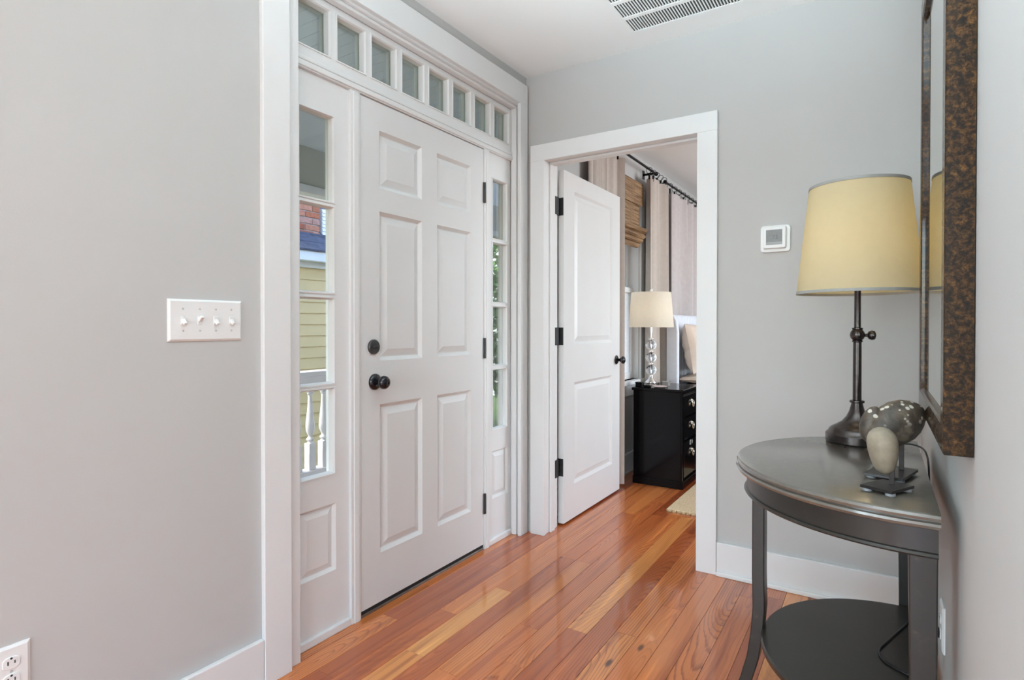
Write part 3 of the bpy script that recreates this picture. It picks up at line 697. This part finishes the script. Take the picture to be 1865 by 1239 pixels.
# ------------------------------------------------------------------ carvings on iron stands
def stand(parent, c, dirv, a, b, z0, post, pz):
    d = Vector((math.cos(dirv), math.sin(dirv), 0)); e = Vector((-d.y, d.x, 0)); c = Vector((c[0], c[1], 0))
    def rect(s, z): return [c + d*a*s_x*s + e*b*s_y*s + Vector((0, 0, z)) for s_x, s_y in ((-1, -1), (1, -1), (1, 1), (-1, 1))]
    pl = obj('stand_plate', MB().loft([rect(1, z0+.006), rect(1, z0+.0125)]), STANDM, parent, bevel=.0008)
    for sx, sy in ((-1, -1), (1, -1), (1, 1), (-1, 1)):
        p = c + d*a*.72*sx + e*b*.72*sy
        obj('felt_pad', MB().lathe([(.010, 0), (.010, .006)], (p.x, p.y, z0), n=14), FELT, pl)
    obj('post', MB().box(post[0]-.0055, post[0]+.0055, post[1]-.0055, post[1]+.0055, z0+.012, pz), STANDM, parent, bevel=.001)
def body(spine, n=28):
    """loft of ellipses along a spine: (centre, across, up) semi-axes, across dir fixed"""
    P = [Vector(s[0]) for s in spine]; loops = []
    for i, s in enumerate(spine):
        t = (P[min(i+1, len(P)-1)] - P[max(i-1, 0)]).normalized()
        side = Vector(s[3]) if len(s) > 3 else t.cross(Vector((0, 0, 1))).normalized()
        side = (side - t*side.dot(t)).normalized(); upv = side.cross(t)
        loops.append([P[i] + side*s[1]*math.cos(2*PI*k/n) + upv*s[2]*math.sin(2*PI*k/n) for k in range(n)])
    return MB().loft(loops)
RTV = Vector((.8424, .5389, 0)); FWV = Vector((-.5389, .8424, 0))
# pale oval on the nearer stand
b1 = thing('stone_carving', (1.682, -1.195, .780), 'smooth pale oval carving on small iron stand, nearest on the table', 'ornament', group='carvings on the half-round table')
stand(b1, (1.680, -1.196), math.radians(62), .047, .034, .780, (1.689, -1.180), .842)
c1 = Vector((1.672, -1.186, .868))
tilt = (Vector((0, 0, 1)) - RTV*.10).normalized()
sp1 = []
for t, r in ((-1, .003), (-.95, .010), (-.82, .0175), (-.6, .0225), (-.3, .0265), (0, .029), (.3, .0300), (.55, .0285), (.75, .0240), (.9, .0165), (.97, .009), (1, .002)):
    sp1.append((c1 + tilt*t*.054, r, r*1.15, RTV))
obj('carved_body', body(sp1), STONEP, b1, smooth=True)
# dark speckled bird on the farther stand
b2 = thing('stone_carving', (1.695, -1.035, .780), 'dark white-speckled bird-shaped carving on iron stand beside the lamp', 'ornament', group='carvings on the half-round table')
stand(b2, (1.690, -1.040), math.radians(75), .066, .042, .780, (1.712, -1.010), .862)
c2 = Vector((1.698, -1.020, .908))
ax2 = (RTV*.86 + Vector((0, 0, 1))*.50).normalized()
sp2 = []
for t, a, b in ((-1.0, .004, .004), (-.94, .019, .018), (-.78, .034, .032), (-.5, .044, .045), (-.15, .048, .052), (.2, .046, .053), (.5, .039, .047), (.75, .029, .036), (.92, .020, .025), (.99, .014, .018), (1.0, .004, .006)):
    sp2.append((c2 + ax2*t*.078 + Vector((0, 0, 1))*(-.010*(t*t)), a, b, FWV))
obj('carved_body', body(sp2), SPECK, b2, smooth=True)
sp3 = []
c3 = Vector((1.648, -1.040, .905))
for t, a, b in ((-1, .003, .003), (-.88, .013, .012), (-.6, .021, .019), (-.2, .026, .024), (.2, .026, .024), (.6, .021, .020), (.88, .012, .012), (1, .003, .003)):
    sp3.append((c3 + (Vector((0, 0, 1)) + RTV*.25).normalized()*t*.046, a, b, RTV))
obj('carved_head', body(sp3), SPECK, b2, smooth=True)

# ------------------------------------------------------------------ wall mirror
mi = thing('wall_mirror', (WC, -1.10, .925), 'tall wall mirror in mottled brown burl frame', 'mirror')
MX, MY0, MY1, MZ0, MZ1, RW = 1.760, -1.465, -.730, .922, 2.065, .055
def rail(y0, y1, z0, z1, inner):   # bevelled picture-frame rail: outer rectangle to inner rectangle
    pass
def ringm(i, xx): return [(xx, MY0+i, MZ0+i), (xx, MY1-i, MZ0+i), (xx, MY1-i, MZ1-i), (xx, MY0+i, MZ1-i)]
prof = [(0, WC-.0015), (0, MX+.002), (.003, MX), (RW-.006, MX), (RW, MX+.003), (RW+.001, MX+.014)]
for k in range(4):
    mb = MB(); loops = []
    for i, xx in prof: r_ = ringm(i, xx); loops.append([r_[k], r_[(k+1) % 4]])
    back = ringm(RW+.002, WC-.0015); loops.append([back[k], back[(k+1) % 4]])
    n_ = len(loops); v = [p for lp in loops for p in lp]
    f = [(2*j, 2*j+1, 2*((j+1) % n_)+1, 2*((j+1) % n_)) for j in range(n_)] + [tuple(2*j for j in range(n_)), tuple(2*j+1 for j in reversed(range(n_)))]
    mb.add(v, f); obj('frame_rail', mb, BURL, mi)
obj('mirror_glass', MB().box(MX+.010, MX+.013, MY0+RW-.002, MY1-RW+.002, MZ0+RW-.002, MZ1-RW+.002), MIRROR, mi)

# ------------------------------------------------------------------ bedroom: window, shade, curtains
wd = thing('window_4', (-.05, (W_Y0+W_Y1)/2, W_Z0), 'white bedroom window with bamboo shade, seen past the open door', 'window', kind='structure')
cs_ = MB(); cs_.box(0, .02, W_Y0-.09, W_Y0, W_Z0-.09, W_Z1+.10); obj('side_casing', cs_, TRIM, wd, bevel=.002)
obj('side_casing', MB().box(0, .02, W_Y1, W_Y1+.09, W_Z0-.09, W_Z1+.10), TRIM, wd, bevel=.002)
obj('head_casing', MB().box(0, .022, W_Y0, W_Y1, W_Z1, W_Z1+.10), TRIM, wd, bevel=.002)
obj('sill', MB().box(-.10, .05, W_Y0-.09, W_Y1+.09, W_Z0-.03, W_Z0), TRIM, wd, bevel=.003)
obj('apron', MB().box(0, .018, W_Y0-.08, W_Y1+.08, W_Z0-.12, W_Z0-.03), TRIM, wd, bevel=.002)
obj('jamb', MB().box(-.13, .001, W_Y1-.018, W_Y1, W_Z0, W_Z1), TRIM, wd)
obj('jamb', MB().box(-.13, .001, W_Y0, W_Y0+.018, W_Z0, W_Z1), TRIM, wd)
mid = 1.44
for (a, b, xx) in ((W_Z0, mid+.02, -.075), (mid-.02, W_Z1, -.11)):
    y0, y1 = W_Y0+.018, W_Y1-.018
    hs = [(y0+.045, (y0+y1)/2-.01, a+.05, b-.04), ((y0+y1)/2+.01, y1-.045, a+.05, b-.04)]
    s_ = obj('sash', grid_wall(MB(), 'x', xx, xx+.035, y0, y1, a, b, hs), TRIM, wd)
    for h in hs: obj('pane', MB().box(xx+.015, xx+.018, *h), GLARE, s_)

rs = thing('roman_shade', (.03, 1.36, 2.27), 'woven brown bamboo roman shade over bedroom window', 'window shade')
RY0, RY1 = 1.17, 1.725
obj('valance', MB().box(.052, .058, RY0, RY1, 2.105, 2.285), BAMBOO, rs)
obj('head_rail', MB().box(.022, .052, RY0+.01, RY1-.005, 2.25, 2.285), BAMBOO, rs)
obj('cloth', MB().box(.040, .045, RY0+.01, RY1-.055, 1.93, 2.25), BAMBOO, rs)
for k, (xo, z0, z1, yo) in enumerate(((.105, 1.880, 1.935, 0.0), (.098, 1.835, 1.885, .03), (.088, 1.800, 1.845, .06), (.076, 1.765, 1.805, .10))):
    lp = []
    for i in range(9):
        a = -PI/2 + PI*i/8; lp.append((.045 + (xo-.045)*math.cos(a), (z0+z1)/2 + (z1-z0)/2*math.sin(a)))
    obj('fold', MB().loft([[(px, yv, pz) for px, pz in lp] for yv in (RY0+.01, RY1-.02-yo)]), BAMBOO, rs, smooth=True)

def rod(y0, y1, z, label, xx=.10):
    r = thing('curtain_rod', (0, (y0+y1)/2, z), label, 'curtain rod', group='bedroom curtain rods')
    obj('pole', MB().tube([(xx, y0, z), (xx, y1, z)], .010, 12), BLACKLAC, r, smooth=True)
    for yv, s in ((y0, -1), (y1, 1)): obj('finial', MB().lathe([(.010, 0), (.016, .008*s), (.018, .02*s), (.012, .034*s), (0, .038*s)], (xx, yv, z), 'y', 14), BLACKLAC, r, smooth=True)
    for yv in (y0+.03, y1-.015): obj('bracket', MB().box(0, xx, yv-.008, yv+.008, z-.012, z+.004).box(0, .006, yv-.02, yv+.02, z-.04, z+.03), BLACKLAC, r)
    return r
rod1 = rod(.62, 1.90, 2.412, 'black curtain rod above the bamboo shade')
rod2 = rod(2.17, 3.75, 2.395, 'black curtain rod above the bed headboard')
def curtain(y0, y1, xx, amp, folds, ztop, zbot, m, label, rodz, flare=.0, phase=0., thick=.003, rings=5, xfun=None, zdrop=None):
    t = thing('curtain', (xx, (y0+y1)/2, zbot), label, 'curtain', group='bedroom curtain panels')
    n = folds*14; rows = 14; front = []; bk = []
    for j in range(rows + 1):
        z = ztop + (zbot - ztop)*j/rows; lf = []; lb = []
        for i in range(n + 1):
            u = i/n; a = 2*PI*folds*u + phase
            am = amp*(.75 + .35*j/rows)
            y = y0 + (y1-y0)*u + .25*(y1-y0)/folds/2/PI*math.sin(2*a)
            xo = xx + am*math.sin(a) + .25*am*math.sin(2.3*a + 1.2*j/rows) + (xfun(u) if xfun else 0)
            zz = z - (zdrop*(1-math.cos(a))/2 if zdrop and j == 0 else 0)
            lf.append((xo + thick/2, y, zz)); lb.append((xo - thick/2, y, zz))
        front.append(lf + lb[::-1])
    obj('cloth', MB().loft(front), m, t, smooth=True, angle=60)
    for k in range(rings):
        yy = y0 + (y1-y0)*(k+.5)/rings
        rg = obj('ring', MB().tube([(.10 + .024*math.cos(q), yy + .004*math.sin(q*2), rodz - .010 + .024*math.sin(q)) for q in [2*PI*i/16 for i in range(16)]], .0024, 6, closed=True), BLACKLAC, t, smooth=True)
        obj('clip', MB().box(.094, .106, yy-.004, yy+.004, ztop-.02, rodz-.030), BLACKLAC, rg)
    return t
curtain(.70, 1.14, .088, .016, 4, 2.350, .015, CURTAIN, 'beige curtain panel behind the open bedroom door', 2.412, xfun=lambda u: .055*max(0, (u-.86)/.14)**1.2 - .02*(1 - u) - .015, rings=4)
curtain(1.700, 2.17, .098, .042, 3, 2.350, .02, CURTAIN, 'beige curtain panel hanging behind the crystal lamp', 2.412, phase=.6, rings=5)
curtain(2.22, 3.60, .096, .046, 6, 2.340, .02, CURTAIN2, 'wide mauve-grey curtain hanging behind the bed headboard', 2.395, phase=1.0, rings=10, zdrop=.012)

# ------------------------------------------------------------------ bedroom: nightstand and what stands on it
ns = thing('nightstand', (.31, 1.49, 0), 'glossy black nightstand with silver drawer pulls beside the bed', 'nightstand')
NX0, NX1, NY0, NY1 = .150, .508, 1.270, 1.705
obj('plinth', MB().box(NX0-.004, NX1+.006, NY0-.006, NY1+.006, 0, .055), BLACKLAC, ns, bevel=.003)
obj('body', MB().box(NX0, NX1-.012, NY0, NY1, .055, .680), BLACKLAC, ns, bevel=.002)
obj('top', MB().box(NX0-.01, NX1+.012, NY0-.012, NY1+.012, .680, .701), BLACKLAC, ns, bevel=.004)
obj('front_stile', MB().box(NX1-.012, NX1, NY0, NY0+.022, .055, .680), BLACKLAC, ns, bevel=.001)
obj('front_stile', MB().box(NX1-.012, NX1, NY1-.022, NY1, .055, .680), BLACKLAC, ns, bevel=.001)
for z0, z1, lab in ((.505, .655, 0), (.345, .495, 0), (.075, .325, 1)):
    d_ = obj('drawer', MB().box(NX1-.012, NX1+.004, NY0+.026, NY1-.026, z0, z1), BLACKLAC, ns, bevel=.003)
    yc = (NY0+NY1)/2; zc = (z0+z1)/2 + (.01 if lab else .0)
    zc = {0: (z0+z1)/2, 1: .225}[lab]
    obj('pull', MB().lathe([(.014, 0), (.014, .004), (.008, .007), (.006, .014), (0, .015)], (NX1+.004, yc, zc+.026), 'x', 14).tube([(NX1+.013 + .006*math.sin(PI*i/16), yc - .022*math.cos(PI*i/16), zc+.026 - .045*math.sin(PI*i/16)) for i in range(17)], .0042, 8).tube([(NX1+.012, yc-.022, zc+.026), (NX1+.012, yc+.022, zc+.026)], .003, 6), NICKEL, d_, smooth=True)
    if lab: obj('label_holder', grid_wall(MB(), 'x', NX1+.004, NX1+.008, yc-.03, yc+.03, zc+.060, zc+.098, [(yc-.022, yc+.022, zc+.067, zc+.091)]), NICKEL, d_)

cl = thing('crystal_lamp', (.215, 1.465, .701), 'bedside lamp with stacked crystal balls and cream drum shade', 'lamp')
cx_, cy_ = .215, 1.465
obj('base', MB().box(cx_-.05, cx_+.05, cy_-.05, cy_+.05, .701, .722), CRYSTAL, cl, bevel=.003)
obj('base_cap', MB().lathe([(.042, .722), (.040, .730), (.022, .748), (.014, .770), (.012, .780)], (cx_, cy_, 0), n=20), CHROME, cl, smooth=True)
for zc in (.818, .912, 1.006):
    obj('crystal_ball', MB().sphere((cx_, cy_, zc), .040, .040, .038, 24, 14), CRYSTAL, cl, smooth=True, angle=80)
    obj('collar', MB().lathe([(.016, zc+.036), (.018, zc+.042), (.018, zc+.050), (.014, zc+.056)], (cx_, cy_, 0), n=18), CHROME, cl, smooth=True)
obj('stem', MB().lathe([(.005, .77), (.005, 1.10), (.010, 1.10), (.010, 1.15), (.004, 1.15), (.004, 1.41), (.010, 1.412), (.009, 1.428), (0, 1.43)], (cx_, cy_, 0), n=12), CHROME, cl, smooth=True)
def sq(h, z, i=0): return [(cx_-h+i, cy_-h+i, z), (cx_+h-i, cy_-h+i, z), (cx_+h-i, cy_+h-i, z), (cx_-h+i, cy_+h-i, z)]
rsh = lambda r, z: [(cx_ + r*math.cos(2*PI*i/48), cy_ + r*math.sin(2*PI*i/48), z) for i in range(48)]
obj('shade', MB().loft([rsh(.166, 1.140), rsh(.146, 1.402)], cap=False), SHADE2, cl, smooth=True)
l2 = bpy.data.lights.new('bedside_bulb', 'POINT'); l2.energy = .5; l2.color = (1, .85, .62); l2.shadow_soft_size = .05
l2o = bpy.data.objects.new('bedside_bulb', l2); C.objects.link(l2o); l2o.location = (cx_, cy_, 1.26)

# clutter
bx_ = thing('trinket_box', (.18, 1.32, .701), 'small black lidded box on the nightstand', 'box')
obj('box_body', MB().box(.155, .205, 1.295, 1.345, .701, .728), BLACKLAC, bx_, bevel=.002)
obj('lid', MB().box(.153, .207, 1.293, 1.347, .728, .737), BLACKLAC, bx_, bevel=.002)
rm = obj('remote_control', MB().box(.212, .262, 1.312, 1.340, .7012, .716), BLACKLAC, None, bevel=.004, origin=(.237, 1.325, .7012)); tag(rm, 'short black remote control beside the black box', 'remote')
obj('button_strip', MB().box(.218, .256, 1.318, 1.334, .7155, .717), CORD, rm)
ds = thing('trinket_dish', (.325, 1.335, .701), 'shallow pink-white dish on the nightstand edge', 'dish')
obj('bowl', MB().lathe([(.030, 0), (.045, .006), (.056, .011), (.054, .012), (.040, .008), (0, .005)], (.325, 1.335, .7012), n=28), mat('pale_china', (.75, .62, .60), .3, noise=.05), ds, smooth=True)
fb = thing('clear_box', (.33, 1.50, .701), 'small clear acrylic box beside the crystal lamp', 'box')
obj('box_body', MB().box(.300, .345, 1.47, 1.52, .7012, .733), mat('smoky_acrylic', (.55, .5, .47), .15, noise=.1, trans=.4), fb, bevel=.002)
obj('lid', MB().box(.298, .347, 1.468, 1.522, .733, .737), CHROME, fb, bevel=.001)

# ------------------------------------------------------------------ bed and rug
bd = thing('bed', (.9, 2.75, 0), 'bed with pale wing-sided headboard and dark cover', 'bed')
BY0, BY1 = 1.94, 3.58
for a, b in ((BY0, BY0+.055), (BY1-.055, BY1)):
    obj('wing', MB().loft([[(.18, a, z), (xf_, a, z), (xf_, b, z), (.18, b, z)] for xf_, z in ((.276, .06), (.276, 1.10), (.262, 1.20), (.235, 1.243))]), HEADB, bd, bevel=.012, seg=3, smooth=True)
hbk = obj('headboard', MB().box(.178, .20, BY0+.05, BY1-.05, .06, 1.243), HEADB, bd, bevel=.01)
nch = 18; wch = (BY1-BY0-.11)/nch
for k in range(nch):
    y0 = BY0+.055 + k*wch
    lp = [(.20 + .026*math.sin(PI*i/8)**.7, y0 + wch*i/8) for i in range(9)]
    obj('channel', MB().loft([[(px, py, z) for px, py in lp] for z in (.30, 1.225)] + [[(.20 + (px-.20)*.4, py, 1.238) for px, py in lp]]), HEADB, hbk, smooth=True)
obj('mattress', MB().box(.232, 2.2, BY0+.06, BY1-.06, .30, .655), DARKBED, bd, bevel=.05, seg=4, smooth=True)
obj('bed_base', MB().box(.232, 2.18, BY0+.07, BY1-.07, .08, .30), DARKBED, bd, bevel=.01)
for px, py in ((.25, BY0+.12), (.25, BY1-.12), (2.05, BY0+.12), (2.05, BY1-.12)): obj('leg', MB().box(px-.03, px+.03, py-.03, py+.03, 0, .08), DARKBED, bd, bevel=.004)
def pillow(name, c, L, H, T, rot, label):
    n = 28; fr = {}
    mb = MB(); mb.v = []
    for s in (1, -1):
        for i in range(n+1):
            for j in range(n+1):
                u, v = -1 + 2*i/n, -1 + 2*j/n
                e = max(0, (1-abs(u)**2.6)) ** .45 * max(0, (1-abs(v)**2.6)) ** .45
                pin = 1 - .07*(1-abs(u*v))*max(abs(u), abs(v))**6
                wr = .010*math.sin(9*u + 5*v + 2*math.sin(3*v)) * e + .006*math.sin(17*v - 7*u) * e
                p = Vector((u*L/2*pin, v*H/2*pin, s*(T/2*e + wr*.6)))
                mb.v.append(Vector(c) + rot @ p)
    m_ = (n+1)*(n+1)
    for s in (0, 1):
        for i in range(n):
            for j in range(n):
                a = s*m_ + i*(n+1) + j; q = (a, a+n+1, a+n+2, a+1); mb.f.append(q if s == 0 else q[::-1])
    me_o = obj(name, mb, PILLOWM, None, smooth=True, angle=80, origin=c)
    return tag(me_o, label, 'pillow', group='pillows on the bed')
R1 = Matrix.Rotation(math.radians(90), 3, 'Z') @ Matrix.Rotation(math.radians(80), 3, 'X')
pillow('pillow', (.350, 2.335, .960), .66, .42, .19, R1, 'crumpled beige pillow leaning against the headboard')
R2 = Matrix.Rotation(math.radians(90), 3, 'Z')
pillow('pillow', (.465, 2.335, .704), .66, .42, .09, R2, 'beige pillow lying flat below the leaning pillow')

rg = MB().box(.555, 2.6, .762, 1.86, .0, .014)
rgo = obj('rug', rg, JUTE, None, bevel=.005, origin=(1.5, 1.3, 0)); tag(rgo, 'woven jute rug on the bedroom floor beside the nightstand', 'rug')
fr_ = MB()
for k in range(70):
    xx = .57 + k*.029; fr_.box(xx, xx+.018, .748, .768, .001, .010)
obj('bound_edge', fr_, JUTE, rgo)['kind'] = 'stuff'

# ------------------------------------------------------------------ outside: porch
struct('porch_floor', MB().box(-1.55, -.14, -5, 1.9, -.14, -.04), DECK, 'grey porch floor outside the front door', 'floor')
struct('ground', MB().box(-30, -1.55, -25, 30, -.75, -.65), GRASS, 'green lawn beside the porch', 'ground')
pc = MB()
yy = -5.0
while yy < 1.85:
    pc.box(-1.50, -.14, yy, yy+.077, 2.60, 2.63); yy += .081
pc.box(-1.50, -.14, -5, 1.9, 2.612, 2.64)
struct('porch_ceiling', pc, HAINT, 'pale blue beadboard porch ceiling seen through the transom', 'ceiling')
struct('porch_beam', MB().box(-1.48, -1.30, -5, 1.9, 2.015, 2.252), BEAMM, 'porch beam with shade in its grey, seen through the upper sidelight pane', 'beam', bevel=.006)
struct('porch_frieze', MB().box(-1.46, -1.315, -5, 1.9, 2.252, 2.61), EXTW, 'pale lavender frieze board above the porch beam', 'beam', bevel=.004)
struct('porch_beam_lit_trim', MB().box(-1.49, -1.285, -5, 1.9, 1.965, 2.015), PORCHW, 'trim strip along the bottom of the porch beam, painted white as if lit', 'beam', bevel=.004)  # white stands in for light catching the beam's lower edge
struct('porch_roof', MB().box(-1.75, -.14, -5, 1.9, 2.66, 2.76), SHINGLE, 'flat porch roof over the entrance', 'roof')
pcn = thing('porch_column', (-.26, .42, -.04), 'square grey-beige pilaster just outside the right sidelight', 'column')
obj('shaft', MB().box(-.360, -.14, .25, .60, .10, 2.598), COLM, pcn, bevel=.006)
obj('plinth', MB().box(-.375, -.14, .235, .615, -.04, .10), COLM, pcn, bevel=.006)
obj('neck_band', MB().box(-.372, -.14, .238, .612, 2.50, 2.56), COLM, pcn, bevel=.006)

rl_ = thing('porch_railing', (-1.30, 0, -.04), 'white porch railing with turned balusters outside the left sidelight', 'railing')
obj('top_rail', MB().box(-1.355, -1.245, -5, 1.5, .842, .872), PORCHW, rl_, bevel=.006)
obj('sub_rail', MB().box(-1.335, -1.265, -5, 1.5, .790, .842), PORCHW, rl_, bevel=.003)
obj('bottom_rail', MB().box(-1.345, -1.255, -5, 1.5, .205, .262), PORCHW, rl_, bevel=.006)
bal = MB()
bal.box(-.024, .024, -.024, .024, .262, .425)
bal.lathe([(.024, .425), (.017, .432), (.014, .436), (.022, .443), (.024, .450), (.020, .457), (.014, .462), (.012, .470), (.018, .482), (.025, .500), (.0275, .525), (.026, .555), (.021, .60), (.016, .65), (.013, .70), (.0125, .722), (.018, .728), (.019, .735), (.014, .741)], (0, 0, 0), n=16)
bal.box(-.020, .020, -.020, .020, .741, .790)
bo = obj('baluster', bal, PORCHW, rl_, smooth=True, angle=40); bme = bo.data
for v in bme.vertices: v.co += root_loc(rl_)
bo.location = Vector((-1.30, -.435, 0)) - root_loc(rl_)
yk = -1.6
for k in range(-12, 17):
    if k == 0: continue
    link_mesh('baluster', bme, rl_, (-1.30, -.435 + .100*k, 0))

# neighbour's house
HX = -3.7
nh = thing('neighbour_house', (HX, 1.5, -.65), 'yellow clapboard house with brick chimney seen through the left sidelight', 'house')
obj('wall_core', MB().box(HX-3.2, HX-.02, -4, 4.3, -.65, 1.80), YELLOW, nh)
bz = 1.79; k = 0
bdm = MB().add([(0, -4.1, -.125), (.016, -4.1, -.125), (.004, -4.1, .012), (0, -4.1, .012), (0, 4.1, -.125), (.016, 4.1, -.125), (.004, 4.1, .012), (0, 4.1, .012)], [(0,1,2,3),(7,6,5,4),(0,4,5,1),(1,5,6,2),(2,6,7,3),(3,7,4,0)])
fb0 = obj('siding_board', bdm, YELLOW, nh); bdme = fb0.data
for v in bdme.vertices: v.co += root_loc(nh)
fb0.location = Vector((HX-.02, .2, bz)) - root_loc(nh)
for k in range(1, 20): link_mesh('siding_board', bdme, nh, (HX-.02, .2, bz - .125*k))
obj('frieze', MB().box(HX-.02, HX+.02, -4, 4.3, 1.795, 1.86), EXTW, nh, bevel=.004)
obj('soffit', MB().box(HX-.02, HX+.14, -4.1, 4.4, 1.855, 1.875), EXTW, nh)
obj('fascia', MB().box(HX+.12, HX+.15, -4.1, 4.4, 1.86, 1.965), EXTW, nh, bevel=.004)
sl_ = .75
rows_ = MB()
for k in range(24):
    xa = HX+.17 - .14*k; za = 1.965 + .14*sl_*k
    rows_.add([(xa, -4.1, za), (xa, 4.4, za), (xa, -4.1, za+.02), (xa, 4.4, za+.02), (xa-.16, -4.1, za+.16*sl_), (xa-.16, 4.4, za+.16*sl_), (xa-.16, -4.1, za+.16*sl_+.012), (xa-.16, 4.4, za+.16*sl_+.012)],
              [(0,1,3,2),(2,3,7,6),(6,7,5,4),(4,5,1,0),(0,2,6,4),(1,5,7,3)])
obj('roof', rows_, SHINGLE, nh)
CX, CY0, CY1, CZ0, CZ1 = HX-.14, .95, 1.695, 1.93, 3.1
ch = obj('chimney', MB().box(CX-.60, CX-.012, CY0+.012, CY1-.012, CZ0, CZ1), MORTAR, nh)
bkm = MB().box(-.05, 0, -.098, .098, -.0315, .0315)
bk0 = obj('brick', bkm, BRICK, ch, bevel=.004, seg=1)
for v in bk0.data.vertices: v.co += root_loc(ch)
bkme = bk0.data; bpy.data.objects.remove(bk0)
r_i = 0; z = CZ0 + .05
while z < CZ1 - .03:
    off = .105*(r_i % 2)
    y = CY1 - .1 - off + .0
    if off: link_mesh('brick', bkme, ch, (CX, CY1-.0505, z), (1, .49, 1))
    while y > CY0 + .05:
        link_mesh('brick', bkme, ch, (CX + random.uniform(-.003, .003), y, z)); y -= .208
    # return face towards the porch end
    for q in range(2): link_mesh('brick', bkme, ch, (CX - .16 - .208*q - off*.5, CY1, z), rot=(0, 0, PI/2))
    z += .074; r_i += 1
# white clapboard dormer on the roof beside the chimney
dm = obj('dormer', MB().box(HX-1.6, HX-.16, 1.735, 3.1, 2.05, 2.52), EXTW, nh)
wm = MB()
for k in range(11):
    z = 2.52 - .043*k; wm.add([(HX-.16, 1.735, z-.043), (HX-.140, 1.735, z-.043), (HX-.156, 1.735, z), (HX-.16, 1.735, z), (HX-.16, 3.1, z-.043), (HX-.140, 3.1, z-.043), (HX-.156, 3.1, z), (HX-.16, 3.1, z)], [(0,1,2,3),(7,6,5,4),(0,4,5,1),(1,5,6,2),(2,6,7,3),(3,7,4,0)])
obj('clapboards', wm, EXTW, dm)['kind'] = 'stuff'

gh = thing('window_backdrop', (-4.0, 10.0, -.65), 'white-sided backdrop added to brighten the bedroom window', 'house')  # made-up white wall, added so the bedroom window looks bright
obj('wall_core', MB().box(-9, -1.2, 9.4, 14, -.65, 4.2), EXTW, gh)
gb = MB()
for k in range(34):
    z = 4.2 - .14*k; gb.add([(-9, 9.4, z-.14), (-9, 9.37, z-.14), (-9, 9.395, z), (-9, 9.4, z), (-1.2, 9.4, z-.14), (-1.2, 9.37, z-.14), (-1.2, 9.395, z), (-1.2, 9.4, z)], [(0,1,2,3),(7,6,5,4),(0,4,5,1),(1,5,6,2),(2,6,7,3),(3,7,4,0)])
obj('clapboards', gb, EXTW, gh)['kind'] = 'stuff'

# garden greenery
def tree(name, c, r, h, n, label, cat, trunk=True):
    t = thing(name, (c[0], c[1], -.65), label, cat)
    mb = MB()
    for k in range(n):
        th, ph, rr = random.uniform(0, 2*PI), math.acos(random.uniform(-1, 1)), r*random.uniform(.3, 1)**.5
        p = Vector((c[0] + rr*math.sin(ph)*math.cos(th), c[1] + rr*math.sin(ph)*math.sin(th), h + rr*1.15*math.cos(ph)))
        u = Vector((random.uniform(-1, 1), random.uniform(-1, 1), random.uniform(-1, 1))).normalized(); v = u.orthogonal().normalized(); s = random.uniform(.05, .11)
        mb.add([p-u*s, p+v*s*.45, p+u*s, p-v*s*.45], [(0, 1, 2, 3)])
    obj('foliage', mb, LEAF, t)['kind'] = 'stuff'
    obj('trunk', MB().lathe([(.10, -.65), (.07, h*.6), (.03, h + r*.5)], (c[0], c[1], 0), n=10), BARK, t)
    return t
tree('tree', (-3.9, 6.4), 1.4, 1.3, 5000, 'leafy green tree in the garden beyond the porch column', 'tree')
